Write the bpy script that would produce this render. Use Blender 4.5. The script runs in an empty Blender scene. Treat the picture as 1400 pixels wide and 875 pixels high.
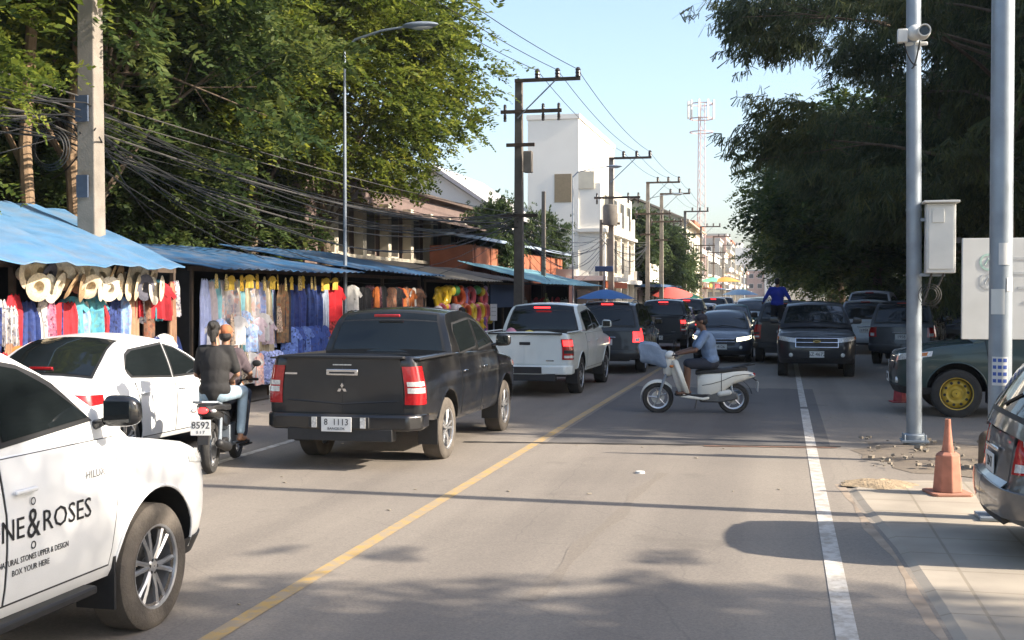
import bpy, bmesh, math, random
import numpy as np
from mathutils import Vector, Matrix
PI = math.pi
R = math.radians
random.seed(7); rng = np.random.default_rng(7)
scene = bpy.context.scene
C = scene.collection

# ------------------------------------------------------------------ helpers
def tag(o, label=None, cat=None, group=None, kind=None):
    if label: o['label'] = label
    if cat: o['category'] = cat
    if group: o['group'] = group
    if kind: o['kind'] = kind
    return o

def empty(name, loc=(0, 0, 0), rz=0, label=None, cat=None, group=None):
    o = bpy.data.objects.new(name, None); C.objects.link(o)
    o.empty_display_size = .2
    o.location = loc; o.rotation_euler = (0, 0, rz)
    return tag(o, label, cat, group)

def copy_tree(o, parent=None, color=None):
    c = o.copy(); C.objects.link(c); c.parent = parent
    if color is not None and o.get('painted'): c.color = (*color, 1)
    for ch in list(o.children): copy_tree(ch, c, color)
    return c

def smooth_mesh(me, ang=35):
    me.polygons.foreach_set('use_smooth', [True] * len(me.polygons))
    try: me.set_sharp_from_angle(angle=R(ang))
    except Exception: pass

class MB:
    def __init__(s): s.v = []; s.f = []; s.m = []
    def add(s, vs, fs, mi=0):
        b = len(s.v); s.v += [tuple(v) for v in vs]
        for f in fs: s.f.append(tuple(b + i for i in f)); s.m.append(mi)
        return s
    def box(s, c, d, mi=0, rot=None, taper=1.0):
        x, y, z = d[0] / 2, d[1] / 2, d[2] / 2
        vs = [Vector((a * x * (taper if k > 0 else 1), b * y * (taper if k > 0 else 1), k * z)) for k in (-1, 1) for b in (-1, 1) for a in (-1, 1)]
        if rot is not None: vs = [rot @ v for v in vs]
        cc = Vector(c)
        return s.add([v + cc for v in vs], [(0, 2, 3, 1), (4, 5, 7, 6), (0, 1, 5, 4), (2, 6, 7, 3), (0, 4, 6, 2), (1, 3, 7, 5)], mi)
    def tube(s, pts, r, n=8, mi=0, cap=True):
        pts = [Vector(p) for p in pts]; k = len(pts)
        rs = r if isinstance(r, (list, tuple)) else [r] * k
        vs = []; up = None
        for i, p in enumerate(pts):
            t = (pts[min(i + 1, k - 1)] - pts[max(i - 1, 0)])
            t = t.normalized() if t.length > 1e-9 else Vector((0, 0, 1))
            if up is None:
                up = Vector((0, 0, 1)) if abs(t.z) < .9 else Vector((0, 1, 0))
            a = t.cross(up)
            if a.length < 1e-4: a = t.cross(Vector((1, 0, 0)))
            a.normalize(); b = a.cross(t).normalized(); up = b
            for j in range(n):
                th = 2 * PI * j / n
                vs.append(p + (a * math.cos(th) + b * math.sin(th)) * rs[i])
        fs = []
        for i in range(k - 1):
            for j in range(n):
                j2 = (j + 1) % n
                fs.append((i * n + j, i * n + j2, (i + 1) * n + j2, (i + 1) * n + j))
        if cap: fs += [tuple(range(n))[::-1], tuple((k - 1) * n + j for j in range(n))]
        return s.add(vs, fs, mi)
    def lathe(s, prof, n=24, axis='z', c=(0, 0, 0), mi=0, cap=False):
        vs = []; c = Vector(c)
        for r, h in prof:
            for j in range(n):
                th = 2 * PI * j / n; a, b = r * math.cos(th), r * math.sin(th)
                p = {'z': (a, b, h), 'x': (h, a, b), 'y': (a, h, b)}[axis]
                vs.append(Vector(p) + c)
        fs = []
        for i in range(len(prof) - 1):
            for j in range(n):
                j2 = (j + 1) % n
                fs.append((i * n + j, i * n + j2, (i + 1) * n + j2, (i + 1) * n + j))
        if cap: fs += [tuple(range(n))[::-1], tuple((len(prof) - 1) * n + j for j in range(n))]
        return s.add(vs, fs, mi)
    def ell(s, c, r, rot=None, mi=0, nu=14, nv=10):
        vs = []; fs = []
        for i in range(nv + 1):
            ph = PI * i / nv
            for j in range(nu):
                th = 2 * PI * j / nu
                v = Vector((r[0] * math.sin(ph) * math.cos(th), r[1] * math.sin(ph) * math.sin(th), r[2] * math.cos(ph)))
                if rot is not None: v = rot @ v
                vs.append(v + Vector(c))
        for i in range(nv):
            for j in range(nu):
                j2 = (j + 1) % nu
                fs.append((i * nu + j, (i + 1) * nu + j, (i + 1) * nu + j2, i * nu + j2))
        return s.add(vs, fs, mi)
    def cap(s, p0, r0, p1, r1, n=12, mi=0):
        p0 = Vector(p0); p1 = Vector(p1); d = (p1 - p0); L = d.length or 1e-5; d = d / L
        pts = []; rs = []
        for k in range(5):
            a = PI / 2 * k / 4; pts.append(p0 - d * r0 * math.cos(a)); rs.append(max(r0 * math.sin(a), 1e-4))
        for k in range(5):
            a = PI / 2 * k / 4; pts.append(p1 + d * r1 * math.sin(a)); rs.append(max(r1 * math.cos(a), 1e-4))
        return s.tube(pts, rs, n, mi)
    def prism(s, poly, a0, a1, axis='x', mi=0):
        n = len(poly)
        def P(u, v, w): return {'x': (w, u, v), 'y': (u, w, v), 'z': (u, v, w)}[axis]
        vs = [P(u, v, a0) for u, v in poly] + [P(u, v, a1) for u, v in poly]
        fs = [tuple(range(n))[::-1], tuple(range(n, 2 * n))] + [(i, (i + 1) % n, n + (i + 1) % n, n + i) for i in range(n)]
        return s.add(vs, fs, mi)
    def grid(s, P, mi=0):
        h = len(P); w = len(P[0])
        vs = [p for row in P for p in row]
        fs = [(i * w + j, i * w + j + 1, (i + 1) * w + j + 1, (i + 1) * w + j) for i in range(h - 1) for j in range(w - 1)]
        return s.add(vs, fs, mi)
    def slab(s, P, n, th, mi=0):
        """grid of points with thickness th along -n (n function or vector)"""
        h = len(P); w = len(P[0]); N = Vector(n)
        top = [Vector(p) for row in P for p in row]; bot = [p - N * th for p in top]; k = h * w
        fs = [(i * w + j, i * w + j + 1, (i + 1) * w + j + 1, (i + 1) * w + j) for i in range(h - 1) for j in range(w - 1)]
        fs2 = [tuple(k + q for q in f[::-1]) for f in fs]
        ed = []
        for j in range(w - 1): ed += [(j, k + j, k + j + 1, j + 1), ((h - 1) * w + j + 1, k + (h - 1) * w + j + 1, k + (h - 1) * w + j, (h - 1) * w + j)]
        for i in range(h - 1): ed += [((i + 1) * w, k + (i + 1) * w, k + i * w, i * w), (i * w + w - 1, k + i * w + w - 1, k + (i + 1) * w + w - 1, (i + 1) * w + w - 1)]
        return s.add(top + bot, fs + fs2 + ed, mi)
    def build(s, name, mats, parent=None, smooth=True, bevel=0, loc=None, color=None, fix=True, ang=35, rot=None):
        me = bpy.data.meshes.new(name); me.from_pydata([tuple(v) for v in s.v], [], s.f)
        if not isinstance(mats, (list, tuple)): mats = [mats]
        for m in mats: me.materials.append(m)
        me.polygons.foreach_set('material_index', s.m)
        if fix:
            bm = bmesh.new(); bm.from_mesh(me)
            bmesh.ops.remove_doubles(bm, verts=bm.verts, dist=1e-5)
            bmesh.ops.recalc_face_normals(bm, faces=bm.faces); bm.to_mesh(me); bm.free()
        me.update()
        if smooth: smooth_mesh(me, ang)
        o = bpy.data.objects.new(name, me); C.objects.link(o)
        if parent is not None: o.parent = parent
        if loc is not None: o.location = loc
        if rot is not None: o.rotation_euler = rot
        if color is not None: o.color = (*color, 1); o['painted'] = 1
        if bevel:
            b = o.modifiers.new('bevel', 'BEVEL'); b.width = bevel; b.segments = 2; b.limit_method = 'ANGLE'; b.angle_limit = R(30)
        return o

def baked(o):
    """replace an object's mesh by its evaluated mesh, dropping modifiers"""
    dg = bpy.context.evaluated_depsgraph_get()
    me = bpy.data.meshes.new_from_object(o.evaluated_get(dg), depsgraph=dg)
    o.modifiers.clear(); o.data = me
    return o

def text(name, body, size, mat, parent, loc, rot, depth=.002, sx=1, align='CENTER', color=None, shear=0):
    cu = bpy.data.curves.new(name, 'FONT'); cu.body = body; cu.size = size; cu.extrude = depth
    cu.align_x = align; cu.align_y = 'CENTER'; cu.shear = shear; cu.resolution_u = 2
    t = bpy.data.objects.new('t', cu); C.objects.link(t)
    bpy.context.view_layer.update()
    dg = bpy.context.evaluated_depsgraph_get()
    me = bpy.data.meshes.new_from_object(t.evaluated_get(dg), depsgraph=dg)
    bpy.data.objects.remove(t)
    me.materials.clear(); me.materials.append(mat); me.name = name
    o = bpy.data.objects.new(name, me); C.objects.link(o); o.parent = parent
    o.location = loc; o.rotation_euler = rot; o.scale = (sx, 1, 1)
    return o

def lerp(a, b, t): return a + (b - a) * t
def interp(tab, x):
    if x <= tab[0][0]: return tab[0][1]
    for (a, b), (c, d) in zip(tab, tab[1:]):
        if x <= c:
            t = (x - a) / (c - a) if c > a else 1
            return b + (d - b) * t
    return tab[-1][1]
def sinterp(tab, x):
    """smooth (monotone-ish) interpolation"""
    if x <= tab[0][0]: return tab[0][1]
    for (a, b), (c, d) in zip(tab, tab[1:]):
        if x <= c:
            t = (x - a) / (c - a) if c > a else 1
            return b + (d - b) * t
    return tab[-1][1]

# ------------------------------------------------------------------ materials
MATS = {}
def nodes(name):
    m = bpy.data.materials.new(name); m.use_nodes = True
    nt = m.node_tree; b = nt.nodes['Principled BSDF']
    return m, nt, b, nt.nodes, nt.links
def mat(name, col, rough=.6, metal=0, noise=.12, scale=8, bump=0, coat=0, emis=None, es=0, spec=.5, objc=False, bscale=None, alpha=1, dirt=0, tr=0):
    if name in MATS: return MATS[name]
    m, nt, b, N, L = nodes(name)
    b.inputs['Roughness'].default_value = rough; b.inputs['Metallic'].default_value = metal
    b.inputs['Coat Weight'].default_value = coat; b.inputs['Coat Roughness'].default_value = .06
    b.inputs['Specular IOR Level'].default_value = spec
    if tr: b.inputs['Transmission Weight'].default_value = tr
    tc = N.new('ShaderNodeTexCoord')
    nz = N.new('ShaderNodeTexNoise'); nz.inputs['Scale'].default_value = scale; nz.inputs['Detail'].default_value = 5
    L.new(tc.outputs['Object'], nz.inputs['Vector'])
    mr = N.new('ShaderNodeMapRange'); mr.inputs[1].default_value = .25; mr.inputs[2].default_value = .75
    mr.inputs[3].default_value = 1 - noise; mr.inputs[4].default_value = 1 + noise
    L.new(nz.outputs[0], mr.inputs[0])
    mx = N.new('ShaderNodeMix'); mx.data_type = 'RGBA'; mx.blend_type = 'MULTIPLY'; mx.inputs[0].default_value = 1
    if objc:
        oi = N.new('ShaderNodeObjectInfo'); L.new(oi.outputs['Color'], mx.inputs[6])
    else: mx.inputs[6].default_value = (*col, 1)
    L.new(mr.outputs[0], mx.inputs[7])
    out = mx.outputs[2]
    if dirt:
        n2 = N.new('ShaderNodeTexNoise'); n2.inputs['Scale'].default_value = 2.3; n2.inputs['Detail'].default_value = 8
        L.new(tc.outputs['Object'], n2.inputs['Vector'])
        m2 = N.new('ShaderNodeMapRange'); m2.inputs[1].default_value = .45; m2.inputs[2].default_value = .75; m2.inputs[4].default_value = dirt
        L.new(n2.outputs[0], m2.inputs[0])
        mx2 = N.new('ShaderNodeMix'); mx2.data_type = 'RGBA'; L.new(m2.outputs[0], mx2.inputs[0]); L.new(out, mx2.inputs[6])
        mx2.inputs[7].default_value = (.19, .16, .12, 1); out = mx2.outputs[2]
        m3 = N.new('ShaderNodeMapRange'); m3.inputs[1].default_value = .35; m3.inputs[2].default_value = .7; m3.inputs[3].default_value = rough; m3.inputs[4].default_value = min(1, rough + .3)
        L.new(n2.outputs[0], m3.inputs[0]); L.new(m3.outputs[0], b.inputs['Roughness'])
    L.new(out, b.inputs['Base Color'])
    if bump:
        bp = N.new('ShaderNodeBump'); bp.inputs['Strength'].default_value = bump; bp.inputs['Distance'].default_value = .02
        n3 = N.new('ShaderNodeTexNoise'); n3.inputs['Scale'].default_value = bscale or scale * 3; n3.inputs['Detail'].default_value = 6
        L.new(tc.outputs['Object'], n3.inputs['Vector']); L.new(n3.outputs[0], bp.inputs['Height']); L.new(bp.outputs[0], b.inputs['Normal'])
    if emis:
        b.inputs['Emission Color'].default_value = (*emis, 1); b.inputs['Emission Strength'].default_value = es
    MATS[name] = m
    return m

PAINT = mat('car_paint', (1, 1, 1), .32, noise=.05, scale=3, coat=.7, objc=True, dirt=.10)
PAINTM = mat('dusty_metallic_paint', (1, 1, 1), .28, metal=.3, noise=.05, scale=3, coat=.9, objc=True, dirt=.10)
GLASS = mat('tinted_glass', (.010, .013, .014), .05, noise=.2, scale=2, spec=.55)
BLACK = mat('black_plastic', (.018, .018, .019), .55, noise=.2, scale=20)
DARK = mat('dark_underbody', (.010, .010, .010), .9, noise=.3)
RUBBER = mat('tyre_rubber', (.028, .027, .026), .85, noise=.35, scale=9, bump=.3, bscale=60)
DUSTRUB = mat('dusty_tyre_rubber', (.10, .085, .07), .95, noise=.4, scale=6, bump=.3, bscale=60)
CHROME = mat('chrome', (.75, .75, .76), .12, metal=1, noise=.08)
ALLOY = mat('alloy_rim', (.52, .52, .53), .32, metal=.8, noise=.15)
STEELRIM = mat('dark_steel_rim', (.13, .13, .13), .45, metal=.6, noise=.25)
YRIM = mat('yellow_painted_rim', (.45, .30, .03), .5, noise=.3, scale=14)
RED = mat('red_lamp_lens', (.40, .012, .015), .15, coat=1, noise=.25, scale=30)
REDON = mat('lit_red_lamp', (.6, .02, .02), .2, emis=(1, .03, .03), es=2.2)
CLEAR = mat('clear_lamp_lens', (.62, .62, .60), .15, metal=.1, coat=1, noise=.4, scale=35)
LAMPON = mat('lit_headlamp', (.9, .9, .8), .2, emis=(1, .93, .62), es=2.5)
AMBER = mat('amber_lens', (.55, .17, .02), .2, coat=1, noise=.2)
PLATE = mat('number_plate_white', (.68, .68, .66), .5, noise=.06)
INK = mat('black_ink', (.012, .012, .014), .6, noise=.1)
SKIN = mat('brown_skin', (.30, .155, .09), .5, noise=.08, scale=12)
SKIN2 = mat('dark_brown_skin', (.15, .075, .045), .5, noise=.08, scale=12)
HAIR = mat('black_hair', (.012, .010, .009), .5, noise=.3, scale=60, bump=.6, bscale=120)
CLOTH = mat('cloth', (1, 1, 1), .85, noise=.18, scale=9, bump=.35, bscale=14, objc=True)
GALV = mat('galvanised_steel', (.28, .32, .36), .42, metal=.55, noise=.14, scale=5, dirt=.08)
CONC = mat('pole_concrete', (.24, .21, .175), .85, noise=.22, scale=3.5, bump=.25, bscale=30)
CONCD = mat('dark_pole_concrete', (.15, .13, .11), .85, noise=.25, scale=3.5)
WOODD = mat('weathered_dark_timber', (.075, .052, .036), .85, noise=.35, scale=6, bump=.3)
BARK = mat('tree_bark', (.13, .095, .065), .95, noise=.4, scale=9, bump=.8, bscale=16)
CABLE = mat('cable_black', (.012, .012, .012), .6, noise=.1)
CABLEG = mat('cable_grey', (.07, .065, .06), .6, noise=.1)
WHITEM = mat('white_painted_metal', (.62, .62, .58), .5, noise=.08, scale=4, dirt=.15)

def wave_cloth(name, cols, scale):
    """patterned cloth: object colour broken by print blotches"""
    m, nt, b, N, L = nodes(name)
    b.inputs['Roughness'].default_value = .85
    tc = N.new('ShaderNodeTexCoord'); oi = N.new('ShaderNodeObjectInfo')
    va = N.new('ShaderNodeVectorMath'); va.operation = 'ADD'; L.new(tc.outputs['Object'], va.inputs[0])
    mul = N.new('ShaderNodeMath'); mul.operation = 'MULTIPLY'; mul.inputs[1].default_value = 40; L.new(oi.outputs['Random'], mul.inputs[0])
    cb = N.new('ShaderNodeCombineXYZ'); [L.new(mul.outputs[0], cb.inputs[i]) for i in range(3)]
    L.new(cb.outputs[0], va.inputs[1])
    vo = N.new('ShaderNodeTexVoronoi'); vo.inputs['Scale'].default_value = scale; L.new(va.outputs[0], vo.inputs['Vector'])
    cr = N.new('ShaderNodeValToRGB'); cr.color_ramp.interpolation = 'CONSTANT'
    e = cr.color_ramp.elements
    e[0].position = 0; e[0].color = (1, 1, 1, 1); e[1].position = .5; e[1].color = (*cols[0], 1)
    for i, c in enumerate(cols[1:]):
        q = e.new(.65 + .12 * i); q.color = (*c, 1)
    sp = N.new('ShaderNodeSeparateColor'); L.new(vo.outputs['Color'], sp.inputs[0]); L.new(sp.outputs[0], cr.inputs[0])
    mx = N.new('ShaderNodeMix'); mx.data_type = 'RGBA'; mx.blend_type = 'MULTIPLY'; mx.inputs[0].default_value = 1
    L.new(oi.outputs['Color'], mx.inputs[6]); L.new(cr.outputs[0], mx.inputs[7]); L.new(mx.outputs[2], b.inputs['Base Color'])
    nz = N.new('ShaderNodeTexNoise'); nz.inputs['Scale'].default_value = 9; L.new(va.outputs[0], nz.inputs['Vector'])
    bp = N.new('ShaderNodeBump'); bp.inputs['Strength'].default_value = .5; bp.inputs['Distance'].default_value = .03; L.new(nz.outputs[0], bp.inputs['Height']); L.new(bp.outputs[0], b.inputs['Normal'])
    MATS[name] = m; return m
PRINT = wave_cloth('printed_cloth', [(.72, .70, .80), (1.25, 1.2, 1.15), (.7, .85, 1.0), (1.15, .8, .7)], 17)
PRINT2 = wave_cloth('stripe_printed_cloth', [(.35, .35, .4), (1.5, 1.4, 1.4), (.7, .7, .85)], 24)

# --------------------------------------------------------- picture geometry (1400x875)
FPX, CAMH, VPX, HY = 1640.0, 2.0, 1070.0, 403.0
TH = math.atan((VPX - 700) / FPX); cT, sT = math.cos(TH), math.sin(TH)
def XY(px, Y):
    """world X of a point seen in pixel column px at road distance Y"""
    q = (px - VPX) * cT / FPX
    return q * Y * cT / (1 + q * sT)
def dep(X, Y): return -X * sT + Y * cT
def ZZ(py, X, Y): return CAMH - (py - HY) * dep(X, Y) / FPX
# ------------------------------------------------------------------ vehicles
def smstep(a, b, x):
    t = max(0, min(1, (x - a) / (b - a))); return t * t * (3 - 2 * t)

GLOSSB = mat('gloss_black', (.015, .015, .016), .25, coat=.5, noise=.1)
class Body:
    def __init__(s, K):
        s.K = K; w, yr, yf = K['w'], K['yr'], K['yf']
        rx, ry = K.get('rc', (.16, .14)); fx, fy = K.get('fc', (.38, .42))
        br, bf = K.get('bow', (.03, .10))
        raw = []
        for i in range(9):
            x = .001 + (w - rx - .001) * i / 8; raw.append((x, yr + br * (x / w) ** 2))
        y0 = raw[-1][1]
        for i in range(1, 9):
            a = PI / 2 * i / 8; raw.append((w - rx + rx * math.sin(a), y0 + ry * (1 - math.cos(a))))
        yb = yf - bf * ((w - fx) / w) ** 2
        nsd = int((yb - fy - raw[-1][1]) / .07); ya = raw[-1][1]
        for i in range(1, nsd):
            raw.append((w, lerp(ya, yb - fy, i / nsd)))
        for i in range(0, 11):
            a = PI / 2 * i / 10; raw.append((w - fx + fx * math.cos(a), yb - fy + fy * math.sin(a)))
        for i in range(1, 9):
            x = (w - fx) * (1 - i / 8) + .001 * i / 8; raw.append((x, yf - bf * (x / w) ** 2))
        s.o = raw; n = len(raw); s.n = n
        s.ir = 16; s.nside = n - 1
        s.maxi = n - 1
    def base(s, u):
        u = max(0, min(s.maxi, u)); i = min(int(u), s.maxi - 1); t = u - i
        a, b = s.o[i], s.o[i + 1]
        return lerp(a[0], b[0], t), lerp(a[1], b[1], t)
    def uy(s, y):
        for i in range(s.maxi):
            if s.o[i][1] <= y <= s.o[i + 1][1] and i >= 8:
                return i + (y - s.o[i][1]) / max(1e-6, s.o[i + 1][1] - s.o[i][1])
        return 0 if y < s.o[0][1] else s.maxi
    def ur(s, x):
        for i in range(17):
            if s.o[i][0] <= x <= s.o[i + 1][0]: return i + (x - s.o[i][0]) / max(1e-6, s.o[i + 1][0] - s.o[i][0])
        return 0
    def uf(s, x):
        for i in range(s.maxi - 1, s.maxi - 20, -1):
            if s.o[i + 1][0] <= x <= s.o[i][0]: return i + (x - s.o[i][0]) / min(-1e-6, s.o[i + 1][0] - s.o[i][0])
        return s.maxi
    def S(s, u, z, side=1, off=0):
        K = s.K
        def raw(u, z):
            x, y = s.base(u)
            y -= interp(K['ff'], z) * smstep(K['yf'] - .9, K['yf'] - .1, y)
            y += interp(K['fr'], z) * (1 - smstep(K['yr'] + .1, K['yr'] + .7, y))
            return Vector((x * interp(K['sf'], z), y, z))
        p = raw(u, z)
        if off:
            du = raw(min(u + .3, s.maxi), z) - raw(max(u - .3, 0), z); dz = raw(u, z + .02) - raw(u, z - .02)
            n = du.cross(dz).normalized()
            if n.x * p.x + n.y * (p.y - (K['yf'] + K['yr']) / 2) < 0: n = -n
            p = p + n * off
        return Vector((p.x * side, p.y, p.z))
    def top(s, y): return interp(s.K['top'], y)
    def bot(s, y): return interp(s.K['bot'], y)
    def mesh(s):
        K = s.K; mb = MB(); rings = []
        for t, ins, dz in [(0, .05, 0), (.02, .01, 0), (.08, 0, 0), (.2, 0, 0), (.35, 0, 0), (.5, 0, 0), (.65, 0, 0), (.8, 0, 0), (.9, 0, -.004), (.96, .006, -.004), (.985, .016, -.003), (1, .04, .004)]:
            ring = []
            for i in range(s.n):
                y = s.o[i][1]; zb, zt = s.bot(y), s.top(y); z = lerp(zb, zt, t)
                ring.append(s.S(i, z, 1, -ins if ins else 0) + Vector((0, 0, dz)))
            for p in ring: p.x = max(p.x, .0008)
            rings.append(ring)
        for sd in (1, -1):
            mb.grid([[Vector((p.x * sd, p.y, p.z)) for p in r] for r in rings])
        ks = [1, .92, .8, .6, .35, 0, -.35, -.6, -.8, -.92, -1]
        cr = K.get('crown', .035); P = []
        for p in rings[-1]:
            P.append([Vector((p.x * k, p.y, p.z + cr * (1 - k * k) * min(1, p.x / K['w'] * 1.3))) for k in ks])
        mb.grid(P); mb.grid([[Vector((p.x * k, p.y, p.z)) for k in (1, -1)] for p in rings[0]], 0)
        # close the centre line at nose and tail
        for i in (0, -1):
            mb.grid([[Vector((r[i].x, r[i].y, r[i].z)), Vector((-r[i].x, r[i].y, r[i].z))] for r in rings])
        return mb
    def patch(s, q, off=.004, side=1, mb=None, mi=0, nu=10, nz=4, depth=.012):
        """q = four corners (u,z): low-a, low-b, high-b, high-a"""
        mb = mb or MB(); P = []; B = []
        for i in range(nz + 1):
            t = i / nz; ra = []; rb = []
            for j in range(nu + 1):
                v = j / nu
                u = lerp(lerp(q[0][0], q[1][0], v), lerp(q[3][0], q[2][0], v), t)
                z = lerp(lerp(q[0][1], q[1][1], v), lerp(q[3][1], q[2][1], v), t)
                ra.append(s.S(u, z, side, off)); rb.append(s.S(u, z, side, off - depth))
            P.append(ra); B.append(rb)
        mb.grid(P, mi)
        mb.grid([P[0], B[0]], mi); mb.grid([P[-1], B[-1]], mi)
        mb.grid([[r[0] for r in P], [r[0] for r in B]], mi); mb.grid([[r[-1] for r in P], [r[-1] for r in B]], mi)
        return mb

def bool_cut(o, cut_mbs):
    par = o.parent; o.parent = None
    for mb, m in cut_mbs:
        c = mb.build('cut', m, None, smooth=False); c.data.polygons.foreach_set('material_index', [len(m) - 1] * len(c.data.polygons))
        md = o.modifiers.new('b', 'BOOLEAN'); md.operation = 'DIFFERENCE'; md.solver = 'EXACT'; md.object = c; md.use_self = True
        try: md.material_mode = 'INDEX'
        except Exception: pass
        bpy.context.view_layer.update()
        baked(o); bpy.data.objects.remove(c)
    smooth_mesh(o.data, 32); o.parent = par

_wheel_cache = {}
def wheel(parent, x, y, r, width, style, side, rimr=None):
    key = (round(r, 3), width, style, side)
    rr = rimr or r * .66
    if key not in _wheel_cache:
        t = MB(); hw = width / 2
        prof = [(rr * .9, -hw * .7), (rr, -hw * .95), (rr + (r - rr) * .55, -hw * 1.0), (r - .018, -hw * .93), (r - .003, -hw * .80)]
        for gx in (-.4, -.1, .1, .4): prof += [(r, hw * (gx - .12)), (r - .01 if gx != .4 else r, hw * (gx + .03)), (r, hw * (gx + .1))] if False else [(r, hw * gx)]
        prof += [(r - .003, hw * .80), (r - .018, hw * .93), (rr + (r - rr) * .55, hw * 1.0), (rr, hw * .95), (rr * .9, hw * .7)]
        t.lathe(prof, 40, 'x')
        tyre = t.build('w', DUSTRUB if style in ('alloy6', 'alloydust') else RUBBER, None).data
        bpy.data.objects.remove(bpy.data.objects['w']) if 'w' in bpy.data.objects else None
        m = MB()
        fx = hw * .55
        # barrel and lip
        m.lathe([(rr * .93, -hw * .8), (rr * 1.0, -hw * .7), (rr * .95, 0), (rr * .97, hw * .8), (rr * 1.01, hw * .97), (rr * .955, hw * .93), (rr * .92, hw * .5)], 36, 'x')
        m.lathe([(rr * .93, hw * -.1), (.01, hw * -.1)], 24, 'x', mi=1)      # brake-dark backing
        if style in ('alloy6', 'alloydust', 'alloy5'):
            ns = 6 if style == 'alloy6' else 5
            for k in range(ns):
                a = 2 * PI * k / ns
                for da in (-.17, .17):
                    p0 = Vector((fx * 1.15, math.cos(a + da * .5) * rr * .14, math.sin(a + da * .5) * rr * .14))
                    p1 = Vector((fx * 1.25, math.cos(a + da) * rr * .93, math.sin(a + da) * rr * .93))
                    m.tube([p0, (p0 + p1) / 2 + Vector((.008, 0, 0)), p1], [rr * .085, rr * .062, rr * .075], 6)
            m.lathe([(rr * .2, fx * .6), (rr * .2, fx * 1.35), (rr * .13, fx * 1.5), (.004, fx * 1.5)], 18, 'x')
            for k in range(6):
                a = 2 * PI * k / 6; m.lathe([(.011, fx * 1.2), (.011, fx * 1.48), (.001, fx * 1.5)], 6, 'x', (0, math.cos(a) * rr * .16, math.sin(a) * rr * .16), 1)
        elif style == 'steel' or style == 'yellow':
            m.lathe([(rr * .9, hw * .3), (rr * .8, fx * .9), (rr * .6, fx * 1.05), (rr * .45, fx * .7), (rr * .3, fx * .75), (rr * .26, fx * 1.2), (.01, fx * 1.25)], 30, 'x')
            for k in range(10):
                a = 2 * PI * k / 10; m.lathe([(rr * .09, fx * .8), (rr * .09, fx * 1.13), (.001, fx * 1.13)], 8, 'x', (0, math.cos(a) * rr * .7, math.sin(a) * rr * .7), 1)
        else:  # plain cover with slots
            m.lathe([(rr * .95, hw * .5), (rr * .85, fx * 1.2), (rr * .4, fx * 1.35), (.01, fx * 1.45)], 30, 'x')
            for k in range(8):
                a = 2 * PI * k / 8; m.box((fx * 1.28, math.cos(a) * rr * .62, math.sin(a) * rr * .62), (.03, .03, rr * .4), 1, Matrix.Rotation(a - PI / 2, 3, 'X'))
        rm = {'yellow': YRIM, 'steel': STEELRIM}.get(style, ALLOY)
        rim = m.build('w2', [rm, BLACK], None).data
        for q in [o for o in bpy.data.objects if o.name.startswith('w2')]: bpy.data.objects.remove(q)
        _wheel_cache[key] = (tyre, rim)
    ty, ri = _wheel_cache[key]
    o = bpy.data.objects.new('wheel', ty); C.objects.link(o); o.parent = parent; o.location = (x, y, r - .006)
    o.rotation_euler = (random.random() * 3, 0, 0 if side > 0 else PI)
    q = bpy.data.objects.new('rim', ri); C.objects.link(q); q.parent = o
    return o

def plate(parent, x, y, z, face, txt, w=.34, h=.15, sub=None):
    """face=-1 looks back (towards -y)"""
    mb = MB(); mb.box((0, 0, 0), (w, .008, h)); p = mb.build('number_plate', PLATE, parent, loc=(x, y, z), bevel=.003)
    rot = (PI / 2, 0, 0) if face < 0 else (PI / 2, 0, PI)
    text('plate_text', txt, h * (.62 if sub else .8), INK, p, (0, face * .0055, h * (.14 if sub else 0)), rot, .001, .95)
    if sub: text('plate_text', sub, h * .26, INK, p, (0, face * .0055, -h * .3), rot, .001, 1)
    return p

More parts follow.
